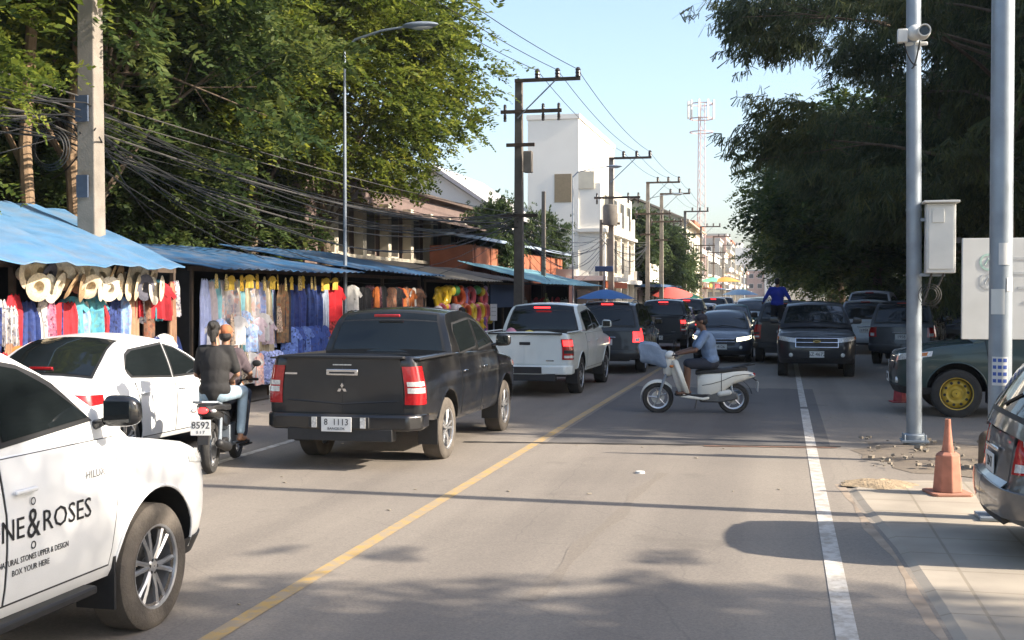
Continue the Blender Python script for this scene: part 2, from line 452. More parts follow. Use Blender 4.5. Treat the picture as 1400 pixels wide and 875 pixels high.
KINDS = {
 'pickup': dict(w=.925, yr=-2.74, yf=2.46, wy=(-1.54, 1.54), r=.378, ra=.455, tw=.25,
    rc=(.10, .10), fc=(.40, .42), bow=(.02, .13), crown=.03,
    top=[(-2.8, 1.25), (-1.0, 1.25), (1.05, 1.22), (1.3, 1.16), (2.0, 1.08), (2.3, 1.0), (2.46, .93)],
    bot=[(-2.74, .58), (-2.0, .50), (-1.3, .42), (1.2, .40), (1.9, .38), (2.46, .34)],
    sf=[(.3, .90), (.45, .955), (.6, .985), (.8, 1.0), (.95, .995), (1.05, .975), (1.2, .945), (1.3, .93)],
    ff=[(.3, .10), (.5, .0), (.75, .0), (.95, .05), (1.1, .14), (1.3, .2)], fr=[(.4, .05), (.6, 0), (1.3, 0)],
    prof=[(1.30, 1.17), (1.18, 1.26), (.75, 1.52), (.38, 1.70), (.20, 1.755), (-.2, 1.79), (-.6, 1.785), (-.92, 1.75), (-1.03, 1.66), (-1.13, 1.35), (-1.16, 1.17)],
    cw=(.865, .665), zb=1.17, zt=1.79,
    wins=[[(.98, 1.29), (.16, 1.28), (.16, 1.67), (.36, 1.655), (.62, 1.53)], [(.06, 1.28), (-.80, 1.27), (-.86, 1.52), (-.72, 1.66), (.06, 1.67)]],
    ws=(.06, .335), rw=(.80, .965), doors=[(.10, 1.12, .5, 1.2), (-.93, .08, .5, 1.2)], bed=(-2.66, -1.2), handle=1.03, mirror=(.98, 1.36)),
 'sedan': dict(w=.865, yr=-2.2, yf=2.2, wy=(-1.27, 1.27), r=.305, ra=.36, tw=.19,
    rc=(.22, .24), fc=(.42, .5), bow=(.07, .14), crown=.03,
    top=[(-2.2, .98), (-2.05, 1.02), (-1.5, 1.03), (-1.0, .98), (.75, .95), (1.1, .93), (1.8, .82), (2.1, .72), (2.2, .66)],
    bot=[(-2.2, .30), (-1.9, .22), (1.9, .2), (2.2, .24)],
    sf=[(.15, .90), (.3, .96), (.5, .985), (.65, 1.0), (.8, .985), (.95, .94), (1.1, .90)],
    ff=[(.15, .08), (.35, 0), (.5, .0), (.65, .06), (.8, .16), (1, .3)], fr=[(.15, .1), (.35, .0), (.6, .02), (.85, .07), (1.05, .13)],
    prof=[(1.02, .90), (.8, 1.02), (.45, 1.22), (.1, 1.38), (-.1, 1.43), (-.4, 1.475), (-.75, 1.47), (-1.05, 1.42), (-1.25, 1.34), (-1.6, 1.12), (-1.78, .99), (-1.82, .93)],
    cw=(.80, .58), zb=.90, zt=1.475,
    wins=[[(.72, .99), (-.08, .99), (-.08, 1.36), (.10, 1.33), (.42, 1.17)], [(-.16, .99), (-.98, 1.0), (-1.12, 1.13), (-1.0, 1.29), (-.75, 1.36), (-.16, 1.375)]],
    ws=(.05, .36), rw=(.69, .94), doors=[(-.12, .95, .3, .94), (-1.02, -.14, .3, .95)], bed=None, handle=.82, mirror=(.66, 1.02)),
 'suv': dict(w=.92, yr=-2.38, yf=2.35, wy=(-1.4, 1.4), r=.37, ra=.44, tw=.24,
    rc=(.2, .2), fc=(.40, .45), bow=(.05, .12), crown=.03,
    top=[(-2.4, 1.16), (1.05, 1.14), (1.3, 1.11), (2.0, 1.02), (2.25, .94), (2.35, .88)],
    bot=[(-2.38, .42), (-2.0, .36), (2.0, .34), (2.35, .34)],
    sf=[(.3, .92), (.5, .97), (.75, 1.0), (.95, .99), (1.1, .95), (1.2, .93)],
    ff=[(.3, .08), (.5, .0), (.75, .02), (.95, .08), (1.1, .16)], fr=[(.3, .06), (.5, 0), (.8, .04), (1.2, .08)],
    prof=[(1.30, 1.08), (1.15, 1.17), (.75, 1.42), (.4, 1.60), (.2, 1.68), (-.2, 1.75), (-1.0, 1.79), (-1.7, 1.77), (-2.0, 1.72), (-2.12, 1.6), (-2.26, 1.25), (-2.30, 1.08)],
    cw=(.86, .68), zb=1.08, zt=1.79,
    wins=[[(.95, 1.17), (.1, 1.17), (.1, 1.6), (.33, 1.55), (.6, 1.43)], [(.02, 1.17), (-.88, 1.17), (-.88, 1.64), (.02, 1.62)], [(-.96, 1.17), (-1.95, 1.2), (-1.88, 1.52), (-1.7, 1.62), (-.96, 1.64)]],
    ws=(.05, .27), rw=(.845, .965), doors=[(.06, 1.05, .42, 1.1), (-.92, .04, .42, 1.1)], bed=None, handle=.98, mirror=(.88, 1.28)),
 'hatch': dict(w=.85, yr=-1.98, yf=2.0, wy=(-1.27, 1.25), r=.30, ra=.36, tw=.19,
    rc=(.28, .26), fc=(.42, .5), bow=(.08, .14), crown=.03,
    top=[(-2.0, .80), (-1.85, .96), (-1.5, 1.0), (.75, .95), (1.0, .93), (1.6, .82), (1.9, .72), (2.0, .66)],
    bot=[(-1.98, .28), (-1.7, .22), (1.7, .2), (2.0, .24)],
    sf=[(.15, .90), (.3, .96), (.5, .99), (.65, 1.0), (.8, .985), (.95, .94), (1.1, .9)],
    ff=[(.15, .08), (.35, 0), (.5, .0), (.65, .06), (.8, .16), (1, .3)], fr=[(.15, .1), (.35, .0), (.52, .0), (.56, .05), (.85, .09), (1.0, .13)],
    prof=[(1.02, .90), (.8, 1.02), (.45, 1.24), (.1, 1.42), (-.1, 1.47), (-.5, 1.52), (-1.1, 1.5), (-1.45, 1.45), (-1.6, 1.36), (-1.78, 1.05), (-1.84, .9)],
    cw=(.79, .60), zb=.90, zt=1.52,
    wins=[[(.72, .99), (-.08, .99), (-.08, 1.4), (.10, 1.36), (.42, 1.18)], [(-.16, .99), (-1.1, 1.02), (-1.35, 1.2), (-1.2, 1.38), (-.16, 1.42)]],
    ws=(.05, .33), rw=(.80, .955), doors=[(-.12, .95, .3, .94), (-1.02, -.14, .3, .96)], bed=None, handle=.84, mirror=(.66, 1.02)),
}

def make_car(kind, name, label, cat, color, loc, rz, group=None, style='alloy5', paint=None, lit_rear=False, lit_front=False, rail=False,
             front='plain', rear='plain', plate_txt='2847', trim=None, over=None, black_mirror=False, amber=True):
    K = dict(KINDS[kind])
    if over: K.update(over)
    B = Body(K); pm = paint or PAINT
    t = empty(name, loc, rz, label, cat, group)
    def pt(mb, nm, mats=None, parent=None, col=True, **k):
        return mb.build(nm, mats or pm, parent or t, color=color if (mats is None and col) else None, **k)
    tr = trim or BLACK
    # ---- body shell with wheel arches (and load bed)
    body = B.mesh().build('body', [pm, DARK, BLACK], t, color=color)
    cuts = []
    for wy in K['wy']:
        mb = MB()
        for sd in (1, -1):
            x0, x1 = (K['w'] - K['tw'] - .12, K['w'] + .2)
            mb.lathe([(K['ra'], x0), (K['ra'], x1)], 40, 'x', (0, wy, K['r'] + .02), cap=True) if sd > 0 else mb.lathe([(K['ra'], -x1), (K['ra'], -x0)], 40, 'x', (0, wy, K['r'] + .02), cap=True)
        cuts.append((mb, [pm, DARK]))
    if K['bed']:
        mb = MB(); mb.box((0, (K['bed'][0] + K['bed'][1]) / 2, 1.25), (1.62, K['bed'][1] - K['bed'][0], 1.0)); cuts.append((mb, [pm, DARK, BLACK]))
    bool_cut(body, cuts)
    # arch lips
    for wy in K['wy']:
        for sd in (1, -1):
            mb = MB(); pts = []
            for k in range(25):
                a = -.12 + (PI + .24) * k / 24; y = wy + (K['ra'] + .004) * math.cos(a); z = K['r'] + .02 + (K['ra'] + .004) * math.sin(a)
                if z > B.bot(y) + .03: pts.append(B.S(B.uy(y), z, sd, .004))
            mb.tube(pts, .009, 6); pt(mb, 'wheel_arch_trim')
    for wy in K['wy']:
        for sd in (1, -1): wheel(t, sd * (K['w'] - K['tw'] / 2 - .015), wy, K['r'], K['tw'], style, sd)
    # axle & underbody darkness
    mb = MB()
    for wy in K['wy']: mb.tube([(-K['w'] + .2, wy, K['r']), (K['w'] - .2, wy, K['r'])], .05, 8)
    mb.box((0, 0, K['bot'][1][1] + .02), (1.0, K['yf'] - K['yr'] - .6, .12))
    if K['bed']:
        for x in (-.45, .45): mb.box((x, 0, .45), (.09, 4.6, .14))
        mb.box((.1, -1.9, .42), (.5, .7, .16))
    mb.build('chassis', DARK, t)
    # ---- cabin
    pr = K['prof']; zb, zt = K['zb'], K['zt']; cw, tw_ = K['cw']
    def hw(z):
        q = max(0, min(1, (z - zb) / (zt - zb))); return cw - (cw - tw_) * (q ** 1.35)
    def prof_at(f):
        Ls = [0]
        for a, b in zip(pr, pr[1:]): Ls.append(Ls[-1] + math.hypot(b[0] - a[0], b[1] - a[1]))
        d = f * Ls[-1]
        for i in range(len(pr) - 1):
            if d <= Ls[i + 1] + 1e-9:
                q = (d - Ls[i]) / (Ls[i + 1] - Ls[i]); a, b = pr[i], pr[i + 1]
                return lerp(a[0], b[0], q), lerp(a[1], b[1], q), (a, b)
        return pr[-1][0], pr[-1][1], (pr[-2], pr[-1])
    def Pc(f, k, off=0):
        y, z, _ = prof_at(f); y1, z1, _ = prof_at(max(0, f - .02)); y2, z2, _ = prof_at(min(1, f + .02))
        ty, tz = y2 - y1, z2 - z1; l = math.hypot(ty, tz) or 1; n = (tz / l * -1, ty / l)  # outward
        if n[1] * 1 + (n[0] * (y + .3)) < 0: n = (-n[0], -n[1])
        bul = .055 * (1 - k * k); h = hw(z)
        return Vector((k * h, y + n[0] * (bul + off), z + n[1] * (bul + off)))
    ks = [-1, -.9, -.7, -.4, 0, .4, .7, .9, 1]; nf = 40
    mb = MB(); P = [[Pc(i / nf, k) for k in ks] for i in range(nf + 1)]; mb.grid(P)
    for sd in (1, -1):
        G = []
        for r in P:
            e = r[-1] if sd > 0 else r[0]; col = []
            for j in range(7):
                z = lerp(e.z, zb - .04, j / 6); col.append(Vector((sd * hw(z), e.y, z)))
            col[0] = Vector(e); G.append(col)
        mb.grid(G)
    pt(mb, 'roof', bevel=.035)
    # glass
    def wpoly(poly, off, grow):
        cy = sum(p[0] for p in poly) / len(poly); cz = sum(p[1] for p in poly) / len(poly)
        pg = [(p[0] + grow * (1 if p[0] > cy else -1), p[1] + grow * (1 if p[1] > cz else -1)) for p in poly]
        z0, z1 = min(p[1] for p in pg), max(p[1] for p in pg); rows = []
        for i in range(9):
            z = lerp(z0 + 1e-4, z1 - 1e-4, i / 8); ys = []
            for a, b in zip(pg, pg[1:] + pg[:1]):
                if (a[1] - z) * (b[1] - z) <= 0 and abs(a[1] - b[1]) > 1e-9: ys.append(lerp(a[0], b[0], (z - a[1]) / (b[1] - a[1])))
            if len(ys) < 2: continue
            rows.append((z, min(ys), max(ys)))
        return rows
    for sd in (1, -1):
        for poly in K['wins']:
            g = MB()
            g.grid([[Vector((sd * (hw(z) + .009), lerp(a, b, j / 4), z)) for j in range(5)] for z, a, b in wpoly(poly, 0, 0)])
            w_ = g.build('side_window', GLASS, t)
            f = MB(); f.grid([[Vector((sd * (hw(z) + .005), lerp(a, b, j / 4), z)) for j in range(5)] for z, a, b in wpoly(poly, 0, .03)])
            f.build('window_frame', BLACK, w_)
    for nm, (a, b), kk in (('windscreen', K['ws'], .90), ('rear_window', K['rw'], .86)):
        g = MB(); g.grid([[Pc(lerp(a, b, i / 8), k * kk, .010) for k in [-1, -.75, -.5, -.25, 0, .25, .5, .75, 1]] for i in range(9)]); w_ = g.build(nm, GLASS, t)
        e = .012
        g = MB(); g.grid([[Pc(lerp(a - e, b + e, i / 8), k * (kk + .045), .006) for k in [-1, -.75, -.5, -.25, 0, .25, .5, .75, 1]] for i in range(9)]); g.build('window_frame', BLACK, w_)
    t['_'] = 0; del t['_']
    # doors with handles
    for sd in (1, -1):
        for (y0, y1, z0, z1) in K['doors']:
            c = .12 if y0 < -.5 else 0
            if K['bed'] and y0 < -.5: c = .02
            q = [(B.uy(y0 + c), z0), (B.uy(y1 - (.10 if y1 > .5 else 0)), z0), (B.uy(y1), z1), (B.uy(y0), z1)]
            d = pt(B.patch(q, .005, sd, nu=14, nz=8), 'door')
            q2 = [(B.uy(y0 + c - .012), z0 - .012), (B.uy(y1 + .012 - (.10 if y1 > .5 else 0)), z0 - .012), (B.uy(y1 + .012), z1 + .005), (B.uy(y0 - .012), z1 + .005)]
            B.patch(q2, .0015, sd, nu=14, nz=8, depth=.004).build('door_gap', BLACK, d)
            hm = MB(); hy = y0 + .13; hz = K['handle']; p = B.S(B.uy(hy), hz, sd, .03)
            hm.cap(p + Vector((0, -.07, 0)), .013, p + Vector((0, .08, 0)), .013); hm.build('handle', CHROME if kind == 'pickup' and rear != 'white' else pm, d, color=color)
    # mirrors
    my, mz = K['mirror']
    for sd in (1, -1):
        m = MB(); x0 = sd * hw(mz - .08)
        mb_ = MB(); mb_.ell((0, 0, 0), (1, 1, 1), nu=20, nv=14); sq = lambda a: math.copysign(abs(a) ** .55, a); ms_ = .86 if K['bed'] else .8
        m.add([(x0 + sd * (.16 + .125 * ms_ * sq(vx) * (1 - .10 * vz)), my + .045 * sq(vy) + .02 * abs(vx), mz + .10 * ms_ * sq(vz) * (1 - .12 * vx)) for vx, vy, vz in mb_.v], mb_.f); m.tube([(x0 - sd * .03, my, mz - .09), (x0 + sd * .06, my, mz - .06)], [.03, .022], 8)
        mm = m.build('side_mirror', pm if not black_mirror else GLOSSB, t, color=color)
        g = MB(); g.box((x0 + sd * .16, my - .040, mz), (.19 * ms_, .012, .14 * ms_)); g.build('mirror_glass', GLASS, mm, bevel=.005)
    # bumpers: dark lower lips
    yr, yf = K['yr'], K['yf']; w = K['w']
    z0 = B.bot(yf) ; q = [(B.uy(yf - .62), z0 + .02), (B.maxi, z0 + .02), (B.maxi, z0 + .15), (B.uy(yf - .62), z0 + .12)]
    mb = MB(); [B.patch(q, .012, sd, mb, nu=24) for sd in (1, -1)]
    mb.build('front_bumper_lip', BLACK, t)
    zh = {'pickup': .86, 'sedan': .64, 'suv': .86, 'hatch': .66}[kind]
    # headlights
    for sd in (1, -1):
        ua, ub = B.uy(yf - .52), B.uf(w * .52)
        q = [(ua, zh + .09), (ub, zh - .01), (ub, zh + .10), (ua, zh + .17)]
        h = B.patch(q, .008, sd, nu=16).build('headlight', LAMPON if lit_front else CLEAR, t)
        q = [(lerp(ua, ub, .1), zh + .10), (lerp(ua, ub, .35), zh + .06), (lerp(ua, ub, .35), zh + .13), (lerp(ua, ub, .1), zh + .15)]
        if amber: B.patch(q, .010, sd).build('indicator', AMBER, h)
        p = B.S(B.uf(w * .66), z0 + .22, sd, .01); f = MB(); f.lathe([(.001, .012), (.045, .008), (.055, -.03)], 16, 'y', p); f.build('fog_lamp', CLEAR, t)
    # grille
    gt = zh + .10; gb = zh - .12
    if front == 'wide':
        mb = MB(); [B.patch([(B.uf(w * .50), gb + .03), (B.maxi, gb), (B.maxi, gt), (B.uf(w * .50), gt)], .006, sd, mb) for sd in (1, -1)]
        g = mb.build('grille', BLACK, t)
        mb = MB()
        for zz in (gt - .01, zh - .005, gb + .005):
            for sd in (1, -1): mb.tube([B.S(lerp(B.uf(w * .53), B.maxi, j / 8), zz, sd, .02) for j in range(9)], .013, 6)
        for sd in (1, -1): mb.tube([B.S(B.uf(w * .53), lerp(gb, gt, j / 4), sd, .02) for j in range(5)], .012, 6)
        mb.build('grille_trim', CHROME, g)
        e = MB(); p = B.S(B.maxi, zh + .02, 1, .035); e.box(p, (.17, .02, .035)); e.box(p, (.085, .02, .062)); e.build('emblem', mat('brass_emblem', (.55, .42, .16), .3, metal=.7), g, bevel=.004)
    else:
        mb = MB(); [B.patch([(B.uf(w * .45), gb), (B.maxi, gb - .02), (B.maxi, gt - .03), (B.uf(w * .50), gt - .02)], .006, sd, mb) for sd in (1, -1)]
        g = mb.build('grille', BLACK, t); mb = MB()
        for zz in (gt - .04, zh - .02):
            for sd in (1, -1): mb.tube([B.S(lerp(B.uf(w * .45), B.maxi, j / 8), zz, sd, .012) for j in range(9)], .009, 6)
        mb.build('grille_trim', CHROME, g)
    p = B.S(B.maxi, z0 + .24, 1, .03); plate(t, 0, p.y, p.z, 1, plate_txt)
    # wipers
    mb = MB()
    for x in (-.5, .1): mb.tube([Pc(K['ws'][0] + .01, x, .02), Pc(K['ws'][0] + .03, x + .62, .02)], .008, 5)
    mb.build('wiper', BLACK, t)
    # ---- rear
    RL = REDON if lit_rear else RED
    zt_ = B.top(yr)
    if kind == 'pickup':
        zt_ = K['top'][0][1]
        # tailgate panel
        mb = MB(); [B.patch([(B.ur(.02 if False else 0), .66), (B.ur(w - .20), .66), (B.ur(w - .20), zt_ - .015), (0, zt_ - .015)], .016, sd, mb, nu=8, nz=8, depth=.02) for sd in (1, -1)]
        tg = pt(mb, 'tailgate')
        mb = MB(); mb.box((0, yr - .006, zt_ - .008), (2 * w - .38, .09, .03)); mb.build('tailgate_cap', BLACK if rear != 'white' else tr, tg, bevel=.008)
        if rear == 'dark':
            mb = MB(); mb.box((0, yr - .022, 1.12), (.38, .022, .075)); hd = mb.build('handle', CHROME, tg, bevel=.008)
            mb = MB(); mb.box((0, yr - .034, 1.115), (.3, .01, .02)); mb.build('handle_slot', BLACK, hd)
            mb = MB(); mb.box((0, yr - .022, 1.205), (.22, .012, .012)); mb.build('high_brake_light', CLEAR, tg)
            mb = MB()  # three-lozenge emblem
            for a in (90, 210, 330):
                a = R(a); d = Vector((math.cos(a), 0, math.sin(a))); n = Vector((-d.z, 0, d.x)); c = Vector((0, yr - .03, .935))
                pts = [c + d * .004, c + d * .034 + n * .019, c + d * .066, c + d * .034 - n * .019]
                mb.add(pts + [p_ + Vector((0, .012, 0)) for p_ in pts], [(0, 1, 2, 3), (0, 1, 5, 4), (1, 2, 6, 5), (2, 3, 7, 6), (3, 0, 4, 7)])
            mb.build('emblem', CHROME, tg)
            mb = MB(); mb.box((-.62, yr - .018, 1.10), (.15, .008, .022)); mb.build('badge', CHROME, tg)
            mb = MB()
            for sd in (1, -1):
                pass
            mb.tube([(-.66, yr - .012, .80), (0, yr - .02, .76), (.66, yr - .012, .80)], .008, 6); pt(mb, 'tailgate_crease', parent=tg)
        else:
            mb = MB(); mb.box((0, yr - .02, 1.05), (.22, .02, .06)); mb.build('handle', BLACK if rear != 'white' else tr, tg, bevel=.008)
            mb = MB(); mb.box((.5, yr - .018, .72), (.16, .006, .02)); mb.build('badge', CHROME, tg)
        for sd in (1, -1):
            zA, zB = (.76, 1.19) if rear == 'dark' else (.74, 1.14)
            q = [(B.ur(w - .185), zA), (B.uy(yr + .20), zA), (B.uy(yr + .16), zB), (B.ur(w - .185), zB)]
            tl = B.patch(q, .014, sd, nu=8).build('tail_light', RED, t)
            fa, fb = B.ur(w - .15), B.uy(yr + .13)
            for nm, m_, ga, gb_ in (('reversing_lamp', CLEAR, .30, .44), ('indicator', CLEAR, .48, .60)) if rear == 'dark' else (('reversing_lamp', CLEAR, .08, .2), ('indicator', BLACK, .30, .46)):
                za, zc = lerp(zA, zB, ga), lerp(zA, zB, gb_)
                B.patch([(fa, za), (fb, za), (fb, zc), (fa, zc)], .019, sd, nu=6).build(nm, m_, tl)
            if lit_rear:
                za, zc = lerp(zA, zB, .66), lerp(zA, zB, .94); B.patch([(fa, za), (fb, za), (fb, zc), (fa, zc)], .019, sd, nu=6).build('brake_lamp', REDON, tl)
        # bumper
        bm_ = MB(); zc = .56 if rear == 'dark' else .54
        prof = [(-(w - .0), yr + .35), (-(w + .01), yr + .05), (-w + .12, yr - .10), (-.38, yr - .13), (.38, yr - .13), (w - .12, yr - .10), (w + .01, yr + .05), (w, yr + .35), (w - .25, yr + .35), (w - .25, yr + .08), (-w + .25, yr + .08), (-w + .25, yr + .35)]
        bm_.prism(prof, zc - .09, zc + .09, 'z')
        bp_ = bm_.build('rear_bumper', [pm if rear != 'plain' else BLACK], t, color=color, bevel=.03)
        s_ = MB(); s_.box((0, yr - .04, zc - .14), (1.25, .16, .14)); s_.box((0, yr - .135, zc - .0), (.72, .015, .13)); s_.build('bumper_step', BLACK, bp_, bevel=.015)
        if rear == 'dark':
            plate(t, -.02, yr - .158, zc - .02, -1, '8  1113', .36, .165, 'BANGKOK')
            for sd in (-1, 1):
                s_ = MB(); s_.box((sd * .29, yr - .148, zc), (.06, .01, .12)); s_.build('step_trim', CLEAR, bp_)
        else: plate(t, -.42 if rear == 'white' else 0, yr - .152, zc - .03, -1, '1 6192', .30, .14)
        mb = MB(); mb.box((0, -1.16, 1.735), (.34, .04, .035)); mb.build('high_brake_light', REDON if lit_rear else RED, t, bevel=.008)
        # cab rear ledge, bed liner ribs
        mb = MB()
        for i in range(9): mb.box((-.68 + i * .17, -1.93, .756), (.06, 1.4, .015))
        mb.build('bed_liner', BLACK, t)
        for sd in (1, -1): mb = MB(); mb.box((sd * .865, -1.95, 1.272), (.09, 1.5, .02)); mb.build('bed_rail', BLACK if rear == 'dark' else pm, t, color=color, bevel=.008)
        for sd in (1, -1):
            for wy in K['wy']:
                mb = MB(); mb.box((sd * (w - .14), wy - .46, .38), (.24, .02, .3)); mb.build('mud_flap', BLACK, t)
    else:
        zl = {'sedan': .80, 'suv': .98, 'hatch': .78}[kind]
        hh = {'sedan': .09, 'suv': .17, 'hatch': .12}[kind]
        for sd in (1, -1):
            q = [(B.ur(w * .56), zl - hh * .7), (B.uy(yr + .42), zl - hh * .3), (B.uy(yr + .42), zl + hh * .8), (B.ur(w * .60), zl + hh)]
            if kind in ('suv',): q = [(B.ur(w * .74), zl - hh), (B.uy(yr + .22), zl - hh), (B.uy(yr + .22), zl + hh), (B.ur(w * .78), zl + hh)]
            if kind == 'hatch': q = [(B.ur(w * .72), zl - hh * 1.2), (B.uy(yr + .26), zl - hh), (B.uy(yr + .30), zl + hh), (B.ur(w * .76), zl + hh)]
            tl = B.patch(q, .010, sd, nu=14).build('tail_light', RL, t)
            a, b = q[0][0], q[1][0]
            za = q[0][1] + .02; B.patch([(lerp(a, b, .15), za), (lerp(a, b, .5), za + .01), (lerp(a, b, .5), za + hh * .55), (lerp(a, b, .15), za + hh * .5)], .014, sd).build('reversing_lamp', CLEAR, tl)
        # boot lid / hatch
        zhi = {'sedan': .96, 'suv': 1.12, 'hatch': .9}[kind]; zlo = {'sedan': .56, 'suv': .62, 'hatch': .52}[kind]
        wx = {'sedan': .56, 'suv': .72, 'hatch': .66}[kind]
        mb = MB(); [B.patch([(0, zlo), (B.ur(w * wx - .02), zlo), (B.ur(w * wx), zhi), (0, zhi)], .006, sd, mb, nu=8, nz=8) for sd in (1, -1)]
        tg = pt(mb, 'boot_lid' if kind == 'sedan' else 'tailgate')
        p = B.S(0, (zlo + zhi) / 2 + .06, 1, .02); mb = MB(); mb.box(p, (.5, .02, .03)); mb.build('boot_trim', CHROME, tg, bevel=.006)
        p = B.S(0, (zlo + zhi) / 2 - .06, 1, .02); plate(t, 0, p.y, p.z, -1, plate_txt)
        # bumper bulge
        zc = {'sedan': .42, 'suv': .52, 'hatch': .44}[kind]
        mb = MB(); q = [(0, zc - .12), (B.uy(yr + .75), zc - .10), (B.uy(yr + .75), zc + .07), (0, zc + .09)]
        [B.patch(q, .035, sd, mb, nu=30, depth=.05) for sd in (1, -1)]
        rb = pt(mb, 'rear_bumper', bevel=.012)
        mb = MB(); q = [(0, zc - .17), (B.ur(w * .7), zc - .17), (B.ur(w * .7), zc - .11), (0, zc - .11)]
        [B.patch(q, .03, sd, mb, nu=10, depth=.05) for sd in (1, -1)]; mb.build('bumper_insert', BLACK, rb)
        f_ = (K['rw'][0]) - .01
        p = Pc(f_ if kind != 'sedan' else K['rw'][1] - .02, 0, .02); mb = MB(); mb.box(p, (.3, .03, .03)); mb.build('high_brake_light', RL, t, bevel=.006)
        if kind in ('suv', 'hatch'):
            mb = MB(); a = Pc(K['rw'][1] - .01, 0, .02); b = Pc(lerp(K['rw'][0], K['rw'][1], .7), .45, .02); mb.tube([a, b], .010, 6); mb.build('rear_wiper', BLACK, t)
            mb = MB(); P_ = [Pc(K['rw'][0] - .03, k, .02) + Vector((0, -.04, .0)) for k in (-.8, -.4, 0, .4, .8)]; mb.tube(P_, .028, 6); pt(mb, 'spoiler')
    if rail:
        for sd in (1, -1):
            mb = MB(); mb.tube([Pc(.42, .86 * sd, 0), Pc(.45, .86 * sd, .05), Pc(.55, .86 * sd, .055), Pc(.70, .86 * sd, .05), Pc(.74, .86 * sd, 0)], .014, 6); mb.build('roof_rail', GALV, t)
    return t, B, Pc, hw
# ------------------------------------------------------------------ people
def V(*a): return Vector(a)
def voxel(mb, name, m, parent, vs=.01, color=None, sm=6):
    o = mb.build(name, m, parent, smooth=False, fix=False, color=color)
    md = o.modifiers.new('r', 'REMESH'); md.mode = 'VOXEL'; md.voxel_size = vs
    s_ = o.modifiers.new('s', 'SMOOTH'); s_.factor = .5; s_.iterations = sm
    p = o.parent; o.parent = None; bpy.context.view_layer.update(); baked(o); o.parent = p
    if not o.data.materials: o.data.materials.append(m)
    smooth_mesh(o.data, 80)
    return o

def hand(mb, w, fwd, pn, sd, curl=1.0, s=1.0):
    """five-fingered hand at wrist w; fwd finger direction, pn palm normal"""
    fwd = fwd.normalized(); pn = (pn - fwd * pn.dot(fwd)).normalized(); lat = fwd.cross(pn).normalized()
    pc = w + fwd * .045 * s
    rot = Matrix((lat, fwd, pn)).transposed()
    mb.ell(pc, (.04 * s, .05 * s, .018 * s), rot)
    for i, (o_, L) in enumerate(((-.030, .062), (-.010, .074), (.011, .069), (.031, .052))):
        b = w + fwd * .085 * s + lat * o_ * s
        a1 = .5 * curl; a2 = 1.5 * curl
        d1 = fwd * math.cos(a1) + pn * math.sin(a1); d2 = fwd * math.cos(a2) + pn * math.sin(a2)
        m_ = b + d1 * L * .55 * s; mb.cap(b - fwd * .02, .0095 * s, m_, .009 * s, 8); mb.cap(m_, .009 * s, m_ + d2 * L * .5 * s, .0078 * s, 8)
    tb = w + fwd * .02 * s + lat * .03 * sd * s
    t1 = tb + (lat * sd * .7 + fwd * .6 + pn * .3).normalized() * .04 * s
    mb.cap(tb, .012 * s, t1, .011 * s, 8); mb.cap(t1, .011 * s, t1 + (fwd * .7 + pn * .8).normalized() * .03 * s, .009 * s, 8)

def head(mb, c, fw, up, s=1.0):
    fw = fw.normalized(); up = (up - fw * up.dot(fw)).normalized(); rt = fw.cross(up).normalized()
    rot = Matrix((rt, fw, up)).transposed()
    q = lambda x, y, z: c + rot @ V(x, y, z) * s
    mb.ell(q(0, -.012, .025), (.076 * s, .095 * s, .092 * s), rot); mb.ell(q(0, .02, -.045), (.056 * s, .066 * s, .065 * s), rot)
    mb.ell(q(0, .055, -.085), (.028 * s, .026 * s, .022 * s), rot)          # chin
    mb.cap(q(0, .088, .012), .009 * s, q(0, .108, -.024), .014 * s, 8)       # nose
    mb.cap(q(-.022, .082, -.055), .008 * s, q(.022, .082, -.055), .008 * s, 8)  # lips
    for sd in (1, -1):
        mb.ell(q(sd * .077, -.005, -.005), (.012 * s, .022 * s, .032 * s), rot)  # ear
        mb.cap(q(sd * .018, .086, .028), .009 * s, q(sd * .05, .075, .03), .008 * s, 8)  # brow
        mb.ell(q(sd * .032, .072, .008), (.014 * s, .012 * s, .010 * s), rot)
    return rot, q

